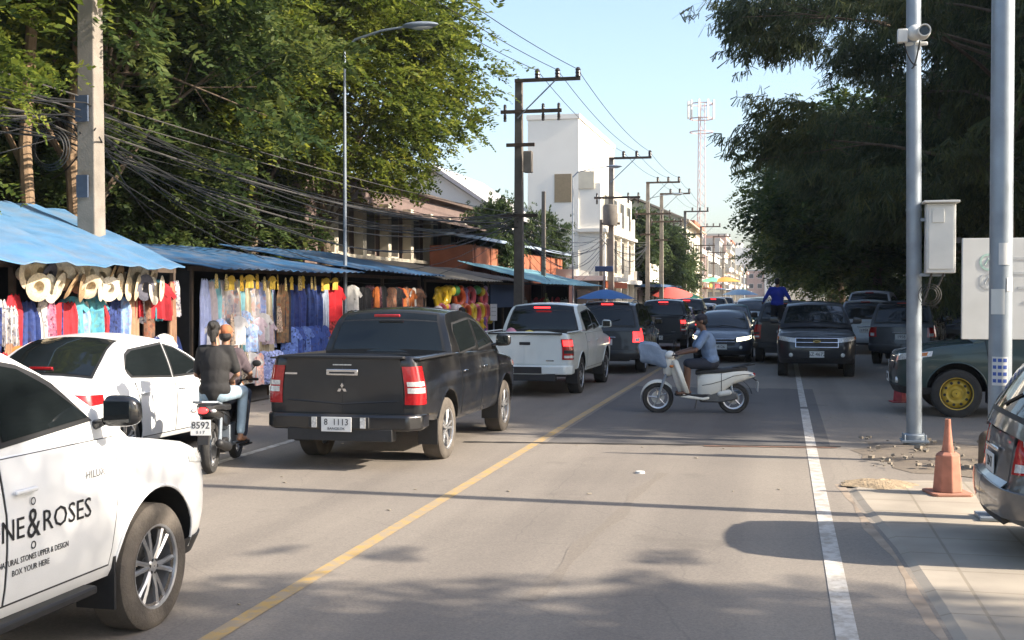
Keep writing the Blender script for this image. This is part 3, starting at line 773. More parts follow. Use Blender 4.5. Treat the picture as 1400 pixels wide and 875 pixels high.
def person(label, J, loc=(0, 0, 0), rz=0, shirt=(.1, .1, .1), pants=(.05, .07, .15), skin=None, group=None, hairstyle='short', vs=.011, shorts=False,
           longsleeve=False, cap_col=None, shoe=(.02, .02, .02), pattern=None, headgear=None, loose=0):
    skin = skin or SKIN
    t = empty('person', loc, rz, label, 'person', group)
    pel, che, nk, hd = J['pelvis'], J['chest'], J['neck'], J['head']
    mb = MB()
    up = (nk - pel).normalized(); fw = J['face']; rt = V(1, 0, 0)
    fwd_t = (J['fwd'] - up * J['fwd'].dot(up)).normalized(); side = fwd_t.cross(up).normalized()
    rot = Matrix((side, fwd_t, up)).transposed()
    sh = {s: J['sh'][s] for s in (1, -1)}
    mb.ell(pel, (.165, .12, .13), rot); mb.ell(lerp(pel, che, .5), (.14, .10, .17), rot); mb.ell(che, (.17, .115, .19), rot)
    mb.cap(sh[1], .06, sh[-1], .06); mb.cap(lerp(che, nk, .6), .07, nk, .055); mb.cap(nk - up * .02, .055, hd - up * .03, .052)
    hrot, q = head(mb, hd, fw, J.get('hup', V(0, 0, 1)))
    for s in (1, -1):
        a, e, w = sh[s], J['el'][s], J['wr'][s]
        mb.cap(a, .052, e, .039); mb.cap(e, .038, w, .026)
        hand(mb, w, J['hf'][s], J['hp'][s], s if J['hp'][s].z <= 0 else -s, J.get('curl', 1))
        h, k, an, to = J['hip'][s], J['kn'][s], J['an'][s], J['toe'][s]
        mb.cap(h, .088, k, .058); mb.cap(k, .055, lerp(k, an, .35), .055); mb.cap(lerp(k, an, .35), .055, an, .036)
        mb.cap(an + V(0, 0, -.01), .036, lerp(an, to, .5) + V(0, 0, -.012), .034); mb.cap(lerp(an, to, .5) + V(0, 0, -.015), .034, to, .026)
        mb.ell(an + (an - to).normalized() * .03 + V(0, 0, -.025), (.035, .04, .032))
    voxel(mb, 'body', skin, t, vs)
    # shirt
    m = MB(); g = 1.14
    m.ell(pel + up * .03, (.175 * g + loose, .128 * g + loose, .12), rot); m.ell(lerp(pel, che, .5), (.155 * g + loose, .118 * g + loose, .19), rot); m.ell(che, (.178 * g, .126 * g, .2), rot)
    m.cap(sh[1], .076, sh[-1], .076); m.cap(che, .1, lerp(che, nk, .72), .078)
    m.cap(pel + up * .0, .14 + loose, pel + up * .05, .14 + loose)
    for s in (1, -1):
        a, e, w = sh[s], J['el'][s], J['wr'][s]
        if longsleeve: m.cap(a, .074, e, .056 + loose * .5); m.cap(e, .054 + loose * .5, lerp(e, w, .92), .038)
        else: m.cap(a, .074, lerp(a, e, .75), .064 + loose * .5)
    # fabric folds
    for i in range(9):
        a = rng.uniform(0, 2 * PI); c = lerp(pel, che, rng.uniform(-.1, .7)) + rot @ V(math.cos(a) * (.172 + loose), math.sin(a) * (.122 + loose), 0)
        m.cap(c - (c - lerp(pel, che, .4)).normalized() * .006, .016, c + up * rng.uniform(.15, .3) + side * rng.uniform(-.1, .1), .008, 8)
    voxel(m, 'shirt', CLOTH if pattern is None else pattern, t, vs * 1.1, color=shirt, sm=9)
    m = MB(); m.ell(pel - up * .02, (.178, .135, .13), rot)
    for s in (1, -1):
        h, k, an = J['hip'][s], J['kn'][s], J['an'][s]
        if shorts: m.cap(h, .102, lerp(h, k, .95), .08)
        else: m.cap(h, .1, k, .072); m.cap(k, .07, lerp(k, an, .86), .056)
    voxel(m, 'shorts' if shorts else 'trousers', CLOTH, t, vs * 1.1, color=pants, sm=4)
    # hair
    m = MB()
    if headgear is None:
        m.ell(q(0, -.022, .045), (.084, .098, .085), hrot); m.ell(q(0, -.055, -.005), (.078, .062, .075), hrot)
        if hairstyle == 'bun':
            m.ell(q(0, -.125, .075), (.052, .05, .052), hrot); m.cap(q(0, -.1, .0), .045, q(0, -.095, -.10), .03); m.cap(q(.03, -.09, .0), .02, q(.05, -.10, -.16), .008)
        if hairstyle == 'long': m.cap(q(0, -.07, 0), .08, q(0, -.09, -.18), .06)
        voxel(m, 'hair', HAIR, t, vs * .8, sm=2)
    else:
        m.ell(q(0, -.012, .05), (.088, .107, .078), hrot); m.ell(q(0, .085, .055), (.065, .06, .010), hrot)
        voxel(m, 'cap', CLOTH, t, vs * .7, color=headgear, sm=2)
        m = MB(); m.ell(q(0, -.05, -.01), (.08, .066, .07), hrot); voxel(m, 'hair', HAIR, t, vs * .8, sm=2)
    for s in (1, -1):
        m = MB(); an, to = J['an'][s], J['toe'][s]; d = (to - an).normalized()
        m.box(lerp(an, to, .45) + V(0, 0, -.052), (.09, .25, .018), rot=Matrix.Rotation(math.atan2(-d.x, d.y), 3, 'Z'))
        m.cap(lerp(an, to, .55) + V(-.045, 0, -.03), .01, lerp(an, to, .55) + V(.045, 0, -.03), .01, 8)
        m.build('sandal', CLOTH, t, color=shoe, bevel=.008)
    return t

def ride_pose(seat, y0, lean, hz, hy, hx=.27, footz=.28, footy=.35, headtilt=0, kx=.17, ky=.42, kz=.03, grip=True):
    pel = V(0, y0, seat + .11); up = V(0, math.sin(lean), math.cos(lean))
    che = pel + up * .33; nk = pel + up * .52 + V(0, .02, 0); hd = nk + up * .07 + V(0, .02 + headtilt * .05, .10)
    J = dict(pelvis=pel, chest=che, neck=nk, head=hd, face=V(0, 1, -headtilt * .5), fwd=V(0, 1, 0))
    J['sh'] = {s: nk - up * .055 + V(s * .175, 0, 0) for s in (1, -1)}
    J['wr'] = {s: V(s * hx, hy - .06, hz + .03) for s in (1, -1)}
    J['el'] = {}
    for s in (1, -1):
        a, w = J['sh'][s], J['wr'][s]; J['el'][s] = (a + w) / 2 + V(s * .08, -.04, -.10)
    J['hf'] = {s: V(-s * .15, 1, -.35) for s in (1, -1)}; J['hp'] = {s: V(0, -.2, -1) for s in (1, -1)}; J['curl'] = 1.25
    J['hip'] = {s: pel + V(s * .09, .02, -.03) for s in (1, -1)}
    J['kn'] = {s: V(s * kx, y0 + ky, seat + kz + .05) for s in (1, -1)}
    J['an'] = {s: V(s * (kx - .02), y0 + footy, footz + .08) for s in (1, -1)}
    J['toe'] = {s: V(s * (kx + .01), y0 + footy + .17, footz + .045) for s in (1, -1)}
    return J

def stand_pose(h=1.68, arms='down', turn=0):
    k = h / 1.72
    J = dict(pelvis=V(0, 0, .95) * k, chest=V(0, .01, 1.25) * k, neck=V(0, 0, 1.46) * k, head=V(0, .03, 1.61) * k, face=V(math.sin(turn), math.cos(turn), 0), fwd=V(0, 1, 0))
    J['sh'] = {s: V(s * .185, 0, 1.40) * k for s in (1, -1)}
    if arms == 'down':
        J['el'] = {s: V(s * .25, -.02, 1.12) * k for s in (1, -1)}; J['wr'] = {s: V(s * .27, .06, .87) * k for s in (1, -1)}
        J['hf'] = {s: V(0, .15, -1) for s in (1, -1)}; J['hp'] = {s: V(-s, .1, 0) for s in (1, -1)}
    elif arms == 'wide':
        J['el'] = {s: V(s * .34, -.04, 1.14) * k for s in (1, -1)}; J['wr'] = {s: V(s * .40, .20, 1.02) * k for s in (1, -1)}
        J['hf'] = {s: V(s * .2, 1, -.3) for s in (1, -1)}; J['hp'] = {s: V(0, -.2, -1) for s in (1, -1)}
    else:
        J['el'] = {s: V(s * .24, .03, 1.12) * k for s in (1, -1)}; J['wr'] = {s: V(s * .17, .27, 1.12) * k for s in (1, -1)}
        J['hf'] = {s: V(-s * .2, 1, 0) for s in (1, -1)}; J['hp'] = {s: V(0, 0, -1) for s in (1, -1)}
    J['curl'] = .6
    J['hip'] = {s: V(s * .09, 0, .92) * k for s in (1, -1)}; J['kn'] = {s: V(s * .11, .02 + s * .03, .5) * k for s in (1, -1)}
    J['an'] = {s: V(s * .12, -.02 + s * .05, .085) for s in (1, -1)}; J['toe'] = {s: V(s * .15, .16 + s * .05, .055) for s in (1, -1)}
    return J

# ------------------------------------------------------------------ two-wheelers
def bike_wheel(parent, y, r, w, spokes=5):
    m = MB(); rr = r * .70
    m.lathe([(rr, -w * .35), (rr + .01, -w / 2), (r - .02, -w * .5), (r, -w * .18), (r, w * .18), (r - .02, w * .5), (rr + .01, w / 2), (rr, w * .35), (rr, -w * .35)], 36, 'x')
    o = m.build('wheel', RUBBER, parent, loc=(0, y, r - .003))
    m = MB(); m.lathe([(rr + .004, -w * .3), (rr - .02, -w * .22), (rr - .02, w * .22), (rr + .004, w * .3)], 32, 'x'); m.lathe([(.001, -.045), (.035, -.04), (.035, .04), (.001, .045)], 14, 'x')
    for k in range(spokes):
        a = 2 * PI * k / spokes; m.tube([(0, math.cos(a) * .02, math.sin(a) * .02), (0, math.cos(a + .15) * rr, math.sin(a + .15) * rr)], [.014, .011], 6)
    m.lathe([(.035, .036), (.11, .036), (.11, .040), (.035, .040)], 24, 'x')   # brake disc
    m.build('rim', ALLOY, o)
    return o

def scooter(label, loc, rz, color, body2, classic=True, lit=False):
    t = empty('scooter' if classic else 'motorbike', loc, rz, label, 'scooter' if classic else 'motorbike')
    def pt(mb, nm, m_=None, par=None, **k): return mb.build(nm, m_ or PAINT, par or t, color=color if m_ is None else None, **k)
    wb = .63; r = .262 if classic else .29
    fy, ry = wb, -wb
    bike_wheel(t, fy, r, .10 if classic else .08); bike_wheel(t, ry, r, .11 if classic else .09)
    # fork, steering head, handlebar
    m = MB(); hd = V(0, fy - .20, .88)
    for s in (1, -1): m.tube([(s * .065, fy, r), (s * .065, fy - .07, .48), (s * .04, fy - .15, .70)], [.022, .025, .022], 8)
    m.tube([(0, fy - .13, .6), hd + V(0, -.04, .08)], .03, 8); m.build('fork', GALV, t)
    # front fender
    m = MB(); P = []
    for i in range(15):
        a = R(-8 + 150 * i / 14); rr = r + .035; w = .075 * (1 - .5 * abs(i / 14 - .5) ** 2 * 2)
        P.append([V(w * k, fy + rr * math.cos(a), r + rr * math.sin(a) - abs(k) ** 2.5 * .045 + .01) for k in (-1, -.7, -.3, 0, .3, .7, 1)])
    m.slab(P, (0, 0, 1), .006); pt(m, 'front_fender')
    # leg shield and nose
    m = MB(); P = []
    for z, y, w in [(.34, fy - .40, .14), (.42, fy - .37, .20), (.55, fy - .32, .24), (.70, fy - .27, .24), (.82, fy - .225, .20), (.90, fy - .20, .13)]:
        P.append([V(w * k, y - .05 * k * k + (.055 if abs(k) < .4 else 0), z) for k in (-1, -.8, -.5, -.3, 0, .3, .5, .8, 1)])
    m.slab(P, (0, 1, 0), .085); pt(m, 'leg_shield', bevel=.02)
    m = MB(); m.cap((0, fy - .17, .70), .085, (0, fy - .19, .90), .10); pt(m, 'front_cowl')
    for s in (1, -1):
        m = MB(); m.ell((s * .15, fy - .22, .80), (.05, .04, .028)); m.build('front_indicator', AMBER, t)
    if classic:
        m = MB(); m.prism([(fy - .43, .34), (fy - .36, .28), (-.12, .23), (-.22, .25), (-.22, .29), (-.1, .275), (fy - .45, .32)], -.16, .16, 'x'); pt(m, 'floorboard_trim', bevel=.015)
        m = MB(); m.prism([(fy - .44, .30), (-.12, .28), (-.2, .31), (-.2, .33), (fy - .46, .33)], -.15, .15, 'x'); m.build('floorboard', BLACK, t, bevel=.01)
    else:
        m = MB(); m.tube([(0, fy - .25, .72), (0, .12, .52), (0, -.2, .55)], [.07, .06, .07], 10); pt(m, 'frame_cover')
        m = MB(); m.box((0, .05, .36), (.2, .34, .26)); m.tube([(-.22, .05, .27), (.22, .05, .27)], .013, 6); m.build('engine', GALV, t, bevel=.03)
    # handlebar with headlight
    m = MB(); m.tube([(-.33, fy - .30, .99), (-.2, fy - .25, .985), (0, fy - .22, .96), (.2, fy - .25, .985), (.33, fy - .30, .99)], .013, 8)
    for s in (1, -1): m.cap((s * .24, fy - .275, .99), .018, (s * .33, fy - .305, .99), .018); m.tube([(s * .22, fy - .235, 1.0), (s * .33, fy - .25, .99)], .006, 6)
    hb = m.build('handlebar', BLACK, t)
    m = MB(); m.ell((0, fy - .20, .97), (.13, .10, .085)); pt(m, 'headlight_cowl')
    m = MB(); m.lathe([(.001, .018), (.05, .012), (.07, -.01)], 20, 'y', (0, fy - .115, .965)); m.build('headlight', CLEAR, t)
    for s in (1, -1):
        m = MB(); m.tube([(s * .2, fy - .25, 1.0), (s * .26, fy - .27, 1.10), (s * .30, fy - .28, 1.15)], .006, 6)
        m.ell((s * .32, fy - .285, 1.18), (.055, .014, .04)); m.build('mirror', BLACK, t)
    # rear body
    m = MB(); P = []
    ws = [(-.03, .24, .62, .08), (-.10, .23, .69, .13), (-.25, .25, .725, .15), (-.42, .33, .74, .158), (-.62, .49, .755, .155), (-.80, .55, .745, .125), (-.93, .60, .70, .07), (-.99, .62, .67, .03)] if classic else \
         [(.05, .42, .62, .05), (-.1, .42, .68, .10), (-.3, .48, .71, .12), (-.5, .55, .74, .12), (-.7, .62, .77, .11), (-.85, .66, .79, .09), (-.95, .70, .79, .05)]
    for y, zb, zt, w in ws:
        zc, h = (zb + zt) / 2, (zt - zb) / 2; ring = []
        for k in range(17):
            a = 2 * PI * k / 16; ca, sa = math.cos(a), math.sin(a)
            ring.append(V(w * math.copysign(abs(ca) ** .6, ca), y, zc + h * math.copysign(abs(sa) ** .7, sa)))
        P.append(ring)
    m.grid(P); m.add(P[0][:-1], [tuple(range(16))]); m.add(P[-1][:-1], [tuple(range(16))]); rbod = pt(m, 'rear_body')
    for s in (0, 8):
        m = MB(); m.tube([P[k][s] * 1.0 + V((.004 if s == 0 else -.004), 0, .02) for k in range(1, len(P) - 1)], .005, 5); m.build('body_seam', BLACK, rbod)
        m = MB(); m.tube([P[3][(s + j) % 16] * 1.0 + V((.003 if s == 0 else -.003), 0, 0) for j in ((-3, -2, -1, 0, 1, 2, 3) if s == 0 else (-3, -2, -1, 0, 1, 2, 3))], .005, 5); m.build('panel_seam', BLACK, rbod)
    # seat
    m = MB(); P = []
    for y, z, w in [(.0, .73, .07), (-.08, .755, .11), (-.25, .765, .135), (-.45, .775, .145), (-.62, .80, .14), (-.78, .81, .11), (-.86, .79, .06)]:
        P.append([V(w * k, y, z - .03 * abs(k) ** 3) for k in (-1, -.8, -.4, 0, .4, .8, 1)])
    m.slab(P, (0, 0, 1), .06); m.build('seat', BLACK, t, bevel=.015)
    # tail lamp, rear fender, grab rail
    m = MB(); m.ell((0, -.965 if classic else -.95, .66 if classic else .735), (.06, .03, .035)); m.build('tail_light', REDON if lit else RED, t)
    for s in (1, -1):
        m = MB(); m.ell((s * .11, -.93, .655 if classic else .73), (.035, .035, .022)); m.build('indicator', CLEAR if classic else CLEAR, t)
    m = MB(); P = []
    for i in range(11):
        a = R(60 + 110 * i / 10); rr = r + .05
        P.append([V(.06 * k, ry + rr * math.cos(a), r + rr * math.sin(a) + .02) for k in (-1, 0, 1)])
    m.slab(P, (0, 0, 1), .008); m.build('rear_fender', BLACK, t)
    m = MB(); m.tube([(-.12, -.6, .78), (-.13, -.85, .82), (0, -.98, .83), (.13, -.85, .82), (.12, -.6, .78)], .012, 8); m.build('grab_rail', BLACK if classic else GALV, t)
    # engine / swingarm / exhaust / shock
    m = MB(); m.prism([(-.12, .20), (-.10, .33), (-.35, .38), (-.68, .36), (-.70, .25), (-.4, .19)], -.13, -.05, 'x'); m.box((0, -.2, .27), (.18, .26, .16)); m.build('engine_case' , STEELRIM if classic else BLACK, t, bevel=.02)
    m = MB(); m.cap((.13, -.25, .26), .03, (.15, -.45, .28), .055); m.cap((.15, -.45, .28), .055, (.15, -.82, .36), .05); m.build('exhaust', BLACK if not classic else GALV, t)
    m = MB(); m.cap((-.1, -.40, .34), .055, (-.1, -.55, .36), .05); m.build('air_filter_box', WHITEM if classic else BLACK, t)
    for s in (1, -1):
        m = MB(); m.tube([(s * .1, -.62, .30), (s * .1, -.56, .62)], .022, 8); m.build('shock_absorber', GALV, t)
    plate(t, 0, -1.03 if classic else -1.05, .46 if classic else .56, -1, '8592' if not classic else '214', .22, .17, '5 1 7' if not classic else None)
    m = MB(); m.tube([(0, -.93, .62), (0, -1.02, .55)], .012, 6); m.tube([(-.12, -.02, .27), (-.2, .02, .1)], .012, 6); m.build('bracket', BLACK, t)
    return t
# ------------------------------------------------------------------ foliage
def leafmat(name, c1, c2, c3, trans=.35):
    m, nt, b, N, L = nodes(name)
    g = N.new('ShaderNodeNewGeometry'); tc = N.new('ShaderNodeTexCoord')
    nz = N.new('ShaderNodeTexNoise'); nz.inputs['Scale'].default_value = .55; nz.inputs['Detail'].default_value = 3; L.new(tc.outputs['Object'], nz.inputs['Vector'])
    ad = N.new('ShaderNodeMath'); ad.operation = 'MULTIPLY_ADD'; ad.inputs[1].default_value = .45; L.new(g.outputs['Random Per Island'], ad.inputs[0]); 
    mr = N.new('ShaderNodeMapRange'); mr.inputs[1].default_value = .3; mr.inputs[2].default_value = .7; mr.inputs[4].default_value = .55; L.new(nz.outputs[0], mr.inputs[0]); L.new(mr.outputs[0], ad.inputs[2])
    cr = N.new('ShaderNodeValToRGB'); e = cr.color_ramp.elements; e[0].color = (*c1, 1); e[1].color = (*c3, 1); e[0].position = .1; e[1].position = .95
    q = e.new(.5); q.color = (*c2, 1); L.new(ad.outputs[0], cr.inputs[0])
    L.new(cr.outputs[0], b.inputs['Base Color']); b.inputs['Roughness'].default_value = .55; b.inputs['Specular IOR Level'].default_value = .25
    tr = N.new('ShaderNodeBsdfTranslucent'); L.new(cr.outputs[0], tr.inputs[0]); ms = N.new('ShaderNodeMixShader'); ms.inputs[0].default_value = trans
    L.new(b.outputs[0], ms.inputs[1]); L.new(tr.outputs[0], ms.inputs[2]); L.new(ms.outputs[0], N['Material Output'].inputs[0])
    return m
LEAF_L = leafmat('broad_leaves', (.038, .066, .012), (.13, .17, .024), (.34, .34, .05), .52)
LEAF_D = leafmat('dark_leaves', (.026, .052, .018), (.068, .108, .030), (.18, .20, .05), .48)
LEAF_C = leafmat('casuarina_needles', (.040, .060, .030), (.082, .105, .045), (.18, .18, .06), .48)
LEAF_F = leafmat('hazy_far_leaves', (.03, .055, .02), (.06, .09, .03), (.11, .14, .04), .35)

def unit(v): return v / np.maximum(np.linalg.norm(v, axis=1, keepdims=True), 1e-9)
def leaf_mesh(name, kind, seed, rad, zc, rz, nclump, nspray, size, m, shell=.45, clr=1.0, droop=.25, fine=1.0):
    r = np.random.default_rng(seed)
    d = unit(r.normal(size=(nclump, 3))); rr = (shell + (1 - shell) * r.random(nclump) ** .6)[:, None]
    rr *= (1 + .18 * np.sin(d[:, :1] * 5 + seed) * np.cos(d[:, 1:2] * 4))
    cc = d * rr * np.array([rad, rad, rz]) + np.array([0, 0, zc])
    ci = r.integers(0, nclump, nspray)
    off = r.normal(size=(nspray, 3)) * np.array([.55, .55, .30]) * clr
    A = cc[ci] + off
    out = A - np.array([0, 0, zc - rz * .4]); out[:, 2] *= .4
    D = unit(unit(out) + r.normal(size=A.shape) * .45 + np.array([0, 0, -droop]))
    if kind == 'leaf':
        nl = 14; Ls = size * (.6 + .8 * r.random(nspray))
        up = unit(np.array([0, 0, 1.0]) + r.normal(size=A.shape) * .35); S = unit(np.cross(D, up))
        k = np.tile(np.arange(nl), nspray); a = np.repeat(np.arange(nspray), nl)
        f = (k // 2 + .5) / (nl / 2); sd = np.where(k % 2 == 0, 1, -1)
        P = A[a] + D[a] * (f * Ls[a])[:, None]; P[:, 2] -= (f ** 2) * Ls[a] * .35
        ld = unit(S[a] * sd[:, None] * .9 + D[a] * .5 + r.normal(size=P.shape) * .22)
        lw = unit(np.cross(ld, up[a]) + r.normal(size=P.shape) * .3)
        ll = (Ls[a] * .38 * (1.1 - .5 * f))[:, None]; w = ll * .30
        v0 = P; v1 = P + ld * ll * .5 + lw * w; v2 = P + ld * ll; v3 = P + ld * ll * .5 - lw * w
    else:
        nl = 16; Ls = size * (.5 + .9 * r.random(nspray))
        k = np.tile(np.arange(nl), nspray); a = np.repeat(np.arange(nspray), nl)
        f = r.random(len(k))
        P = A[a] + D[a] * (f * Ls[a] * 1.3)[:, None]
        ld = unit(D[a] * .35 + np.array([0, 0, -.75]) + r.normal(size=P.shape) * .38)
        lw = unit(np.cross(ld, r.normal(size=P.shape)))
        ll = (Ls[a] * (.5 + .6 * r.random(len(k))))[:, None]; w = (.012 + .012 * r.random((len(k), 1))) * fine
        v0 = P - lw * w * .6; v1 = P + lw * w * .6; v2 = P + ld * ll + lw * w; v3 = P + ld * ll - lw * w
    n = len(P); vs = np.stack([v0, v1, v2, v3], 1).reshape(-1, 3).astype(np.float32)
    me = bpy.data.meshes.new(name); me.vertices.add(n * 4); me.vertices.foreach_set('co', vs.ravel())
    me.loops.add(n * 4); me.loops.foreach_set('vertex_index', np.arange(n * 4, dtype=np.int32))
    me.polygons.add(n); me.polygons.foreach_set('loop_start', np.arange(0, n * 4, 4, dtype=np.int32))
    me.update(); me.materials.append(m); return me, cc

def trunk_mesh(cc, zc, rz, r0, base_z, seed, lean=(0, 0), straight=False, nl=26):
    rs = random.Random(seed); mb = MB(); top = Vector((lean[0], lean[1], zc + (rz * .6 if straight else -rz * .15)))
    pts = [Vector((0, 0, -.1))]; n = 7
    for i in range(1, n + 1):
        t = i / n; pts.append(Vector((lean[0] * t ** 1.5 + rs.uniform(-.12, .12), lean[1] * t ** 1.5 + rs.uniform(-.12, .12), t * top.z)))
    mb.tube(pts, [r0 * (1.25 if i == 0 else 1) * (1 - .72 * i / n) for i in range(n + 1)], 10)
    idx = list(range(len(cc))); rs.shuffle(idx)
    for j in idx[:nl]:
        c = Vector(cc[j]); f = max(.25, min(.95, (c.z - (1.2 if straight else 2.5)) / top.z)) if straight else rs.uniform(.45, .95)
        k = f * n; i = min(int(k), n - 1); s = pts[i].lerp(pts[i + 1], k - i); rr = r0 * (1 - .72 * f) * .5
        mid = s.lerp(c, .5) + Vector((rs.uniform(-.3, .3), rs.uniform(-.3, .3), .25 * (c - s).length * (.5 if straight else .8) * .5))
        mb.tube([s, s.lerp(mid, .5) + Vector((0, 0, .08)), mid, mid.lerp(c, .55), c], [rr, rr * .75, rr * .55, rr * .35, .012], 6)
        for q in range(3):
            e = c + Vector((rs.gauss(0, .7), rs.gauss(0, .7), rs.gauss(.1, .4))); mb.tube([mid.lerp(c, rs.uniform(.2, .8)), e], [rr * .28, .006], 4)
    return mb

TREES = {}
def tree_proto(key, kind, seed, rad, zc, rz, ncl, nsp, size, m, r0, shell=.45, clr=1.0, straight=False, lean=(0, 0), droop=.25, fine=1.0):
    me, cc = leaf_mesh('crown', kind, seed, rad, zc, rz, ncl, nsp, size, m, shell, clr, droop, fine)
    t = trunk_mesh(cc, zc, rz, r0, 0, seed, lean, straight).build('trunk', BARK, None)
    tm = t.data; bpy.data.objects.remove(t); TREES[key] = (me, tm)
def tree(key, label, x, y, rz=0, s=(1, 1, 1), group=None, z=0, name='tree', cm=None):
    t = empty(name, (x, y, z), rz, label, 'tree', group); t.scale = s
    me, tm = TREES[key]
    for nm, d in (('crown', me), ('trunk', tm)):
        o = bpy.data.objects.new(nm, d); C.objects.link(o); o.parent = t
        if cm and nm == 'crown':
            o.material_slots[0].link = 'OBJECT'; o.material_slots[0].material = cm
    return t
# ================================================================== SETTING
def surf(name, x0, x1, y0, y1, z, m, nx=1, ny=1):
    mb = MB(); mb.grid([[V(lerp(x0, x1, j / nx), lerp(y0, y1, i / ny), z) for j in range(nx + 1)] for i in range(ny + 1)])
    o = mb.build(name, m, None, smooth=False, fix=False); tag(o, kind='structure'); return o

def ground_mat(name, base, patch, dust, sc=.35, rough=.9, bump=.25, tracks=False, cracks=False, amount=.5):
    m, nt, b, N, L = nodes(name); tc = N.new('ShaderNodeTexCoord')
    def noise(s, d=6, ro=.55, vec=None, dist=0):
        n = N.new('ShaderNodeTexNoise'); n.inputs['Scale'].default_value = s; n.inputs['Detail'].default_value = d; n.inputs['Roughness'].default_value = ro; n.inputs['Distortion'].default_value = dist
        L.new(vec or tc.outputs['Object'], n.inputs['Vector']); return n
    def rng_(src, a, b_, c=0, d=1):
        r = N.new('ShaderNodeMapRange'); r.inputs[1].default_value = a; r.inputs[2].default_value = b_; r.inputs[3].default_value = c; r.inputs[4].default_value = d; L.new(src, r.inputs[0]); return r.outputs[0]
    def mix(f, a, b_, mode='MIX'):
        x = N.new('ShaderNodeMix'); x.data_type = 'RGBA'; x.blend_type = mode
        if isinstance(f, float): x.inputs[0].default_value = f
        else: L.new(f, x.inputs[0])
        for i, q in ((6, a), (7, b_)):
            if isinstance(q, tuple): x.inputs[i].default_value = (*q, 1)
            else: L.new(q, x.inputs[i])
        return x.outputs[2]
    c = mix(rng_(noise(sc, 8, .6, dist=.4).outputs[0], .35, .65), base, patch)
    c = mix(rng_(noise(sc * .35, 6).outputs[0], .45, .72, 0, amount), c, dust)
    c = mix(rng_(noise(60, 3, .7).outputs[0], .3, .7, .0, 1.0), c, mix(1.0, c, (.68, .68, .70), 'MULTIPLY'))
    if tracks:
        mp = N.new('ShaderNodeMapping'); mp.inputs['Scale'].default_value = (1.1, .03, 1); L.new(tc.outputs['Object'], mp.inputs[0])
        c = mix(rng_(noise(1, 4, .5, mp.outputs[0]).outputs[0], .42, .62, 0, .62), c, mix(1.0, c, (.70, .70, .72), 'MULTIPLY'))
        n_ = noise(.7, 4, .6); v_ = rng_(n_.outputs[0], .62, .74, 0, .35); c = mix(v_, c, (.05, .045, .04))
    if cracks:
        vo = N.new('ShaderNodeTexVoronoi'); vo.feature = 'DISTANCE_TO_EDGE'; vo.inputs['Scale'].default_value = .55; 
        nn = noise(2.5, 4); va = N.new('ShaderNodeMix'); va.data_type = 'RGBA'; va.inputs[0].default_value = .12; L.new(tc.outputs['Object'], va.inputs[6]); L.new(nn.outputs[1], va.inputs[7]); L.new(va.outputs[2], vo.inputs['Vector'])
        c = mix(rng_(vo.outputs[0], .0, .004, .22, 0), c, (.07, .065, .06))
    L.new(c, b.inputs['Base Color']); b.inputs['Roughness'].default_value = rough; b.inputs['Specular IOR Level'].default_value = .3
    bp = N.new('ShaderNodeBump'); bp.inputs['Strength'].default_value = bump; bp.inputs['Distance'].default_value = .01
    L.new(noise(45, 5, .7).outputs[0], bp.inputs['Height']); L.new(bp.outputs[0], b.inputs['Normal'])
    return m
ASPH = ground_mat('asphalt_worn', (.275, .240, .20), (.315, .275, .228), (.365, .315, .252), tracks=True, cracks=True)
ASPH2 = ground_mat('asphalt_lot', (.25, .22, .185), (.285, .25, .21), (.33, .285, .23), cracks=True)
SOIL = ground_mat('dusty_soil', (.19, .155, .12), (.25, .205, .155), (.31, .26, .2), sc=1.2, bump=.8)
PAVE = ground_mat('pavement_floor', (.16, .15, .14), (.2, .185, .16), (.24, .2, .16))

def tile_mat():
    m, nt, b, N, L = nodes('pavement_tiles'); tc = N.new('ShaderNodeTexCoord')
    br = N.new('ShaderNodeTexBrick'); br.offset = 0; br.inputs['Scale'].default_value = 1; br.inputs['Brick Width'].default_value = .62; br.inputs['Row Height'].default_value = .6; br.inputs['Mortar Size'].default_value = .012
    br.inputs[1].default_value = (.36, .31, .245, 1); br.inputs[2].default_value = (.39, .335, .265, 1); br.inputs[3].default_value = (.29, .245, .185, 1); L.new(tc.outputs['Object'], br.inputs[0])
    nz = N.new('ShaderNodeTexNoise'); nz.inputs['Scale'].default_value = 1.3; nz.inputs['Detail'].default_value = 7; L.new(tc.outputs['Object'], nz.inputs['Vector'])
    mr = N.new('ShaderNodeMapRange'); mr.inputs[1].default_value = .3; mr.inputs[2].default_value = .7; mr.inputs[3].default_value = .75; mr.inputs[4].default_value = 1.15; L.new(nz.outputs[0], mr.inputs[0])
    mx = N.new('ShaderNodeMix'); mx.data_type = 'RGBA'; mx.blend_type = 'MULTIPLY'; mx.inputs[0].default_value = 1; L.new(br.outputs[0], mx.inputs[6]); L.new(mr.outputs[0], mx.inputs[7])
    L.new(mx.outputs[2], b.inputs['Base Color']); b.inputs['Roughness'].default_value = .9
    bp = N.new('ShaderNodeBump'); bp.inputs['Strength'].default_value = .3; bp.inputs['Distance'].default_value = .01; L.new(br.outputs[1], bp.inputs['Height']); bp.invert = True; L.new(bp.outputs[0], b.inputs['Normal'])
    return m
TILE = tile_mat()
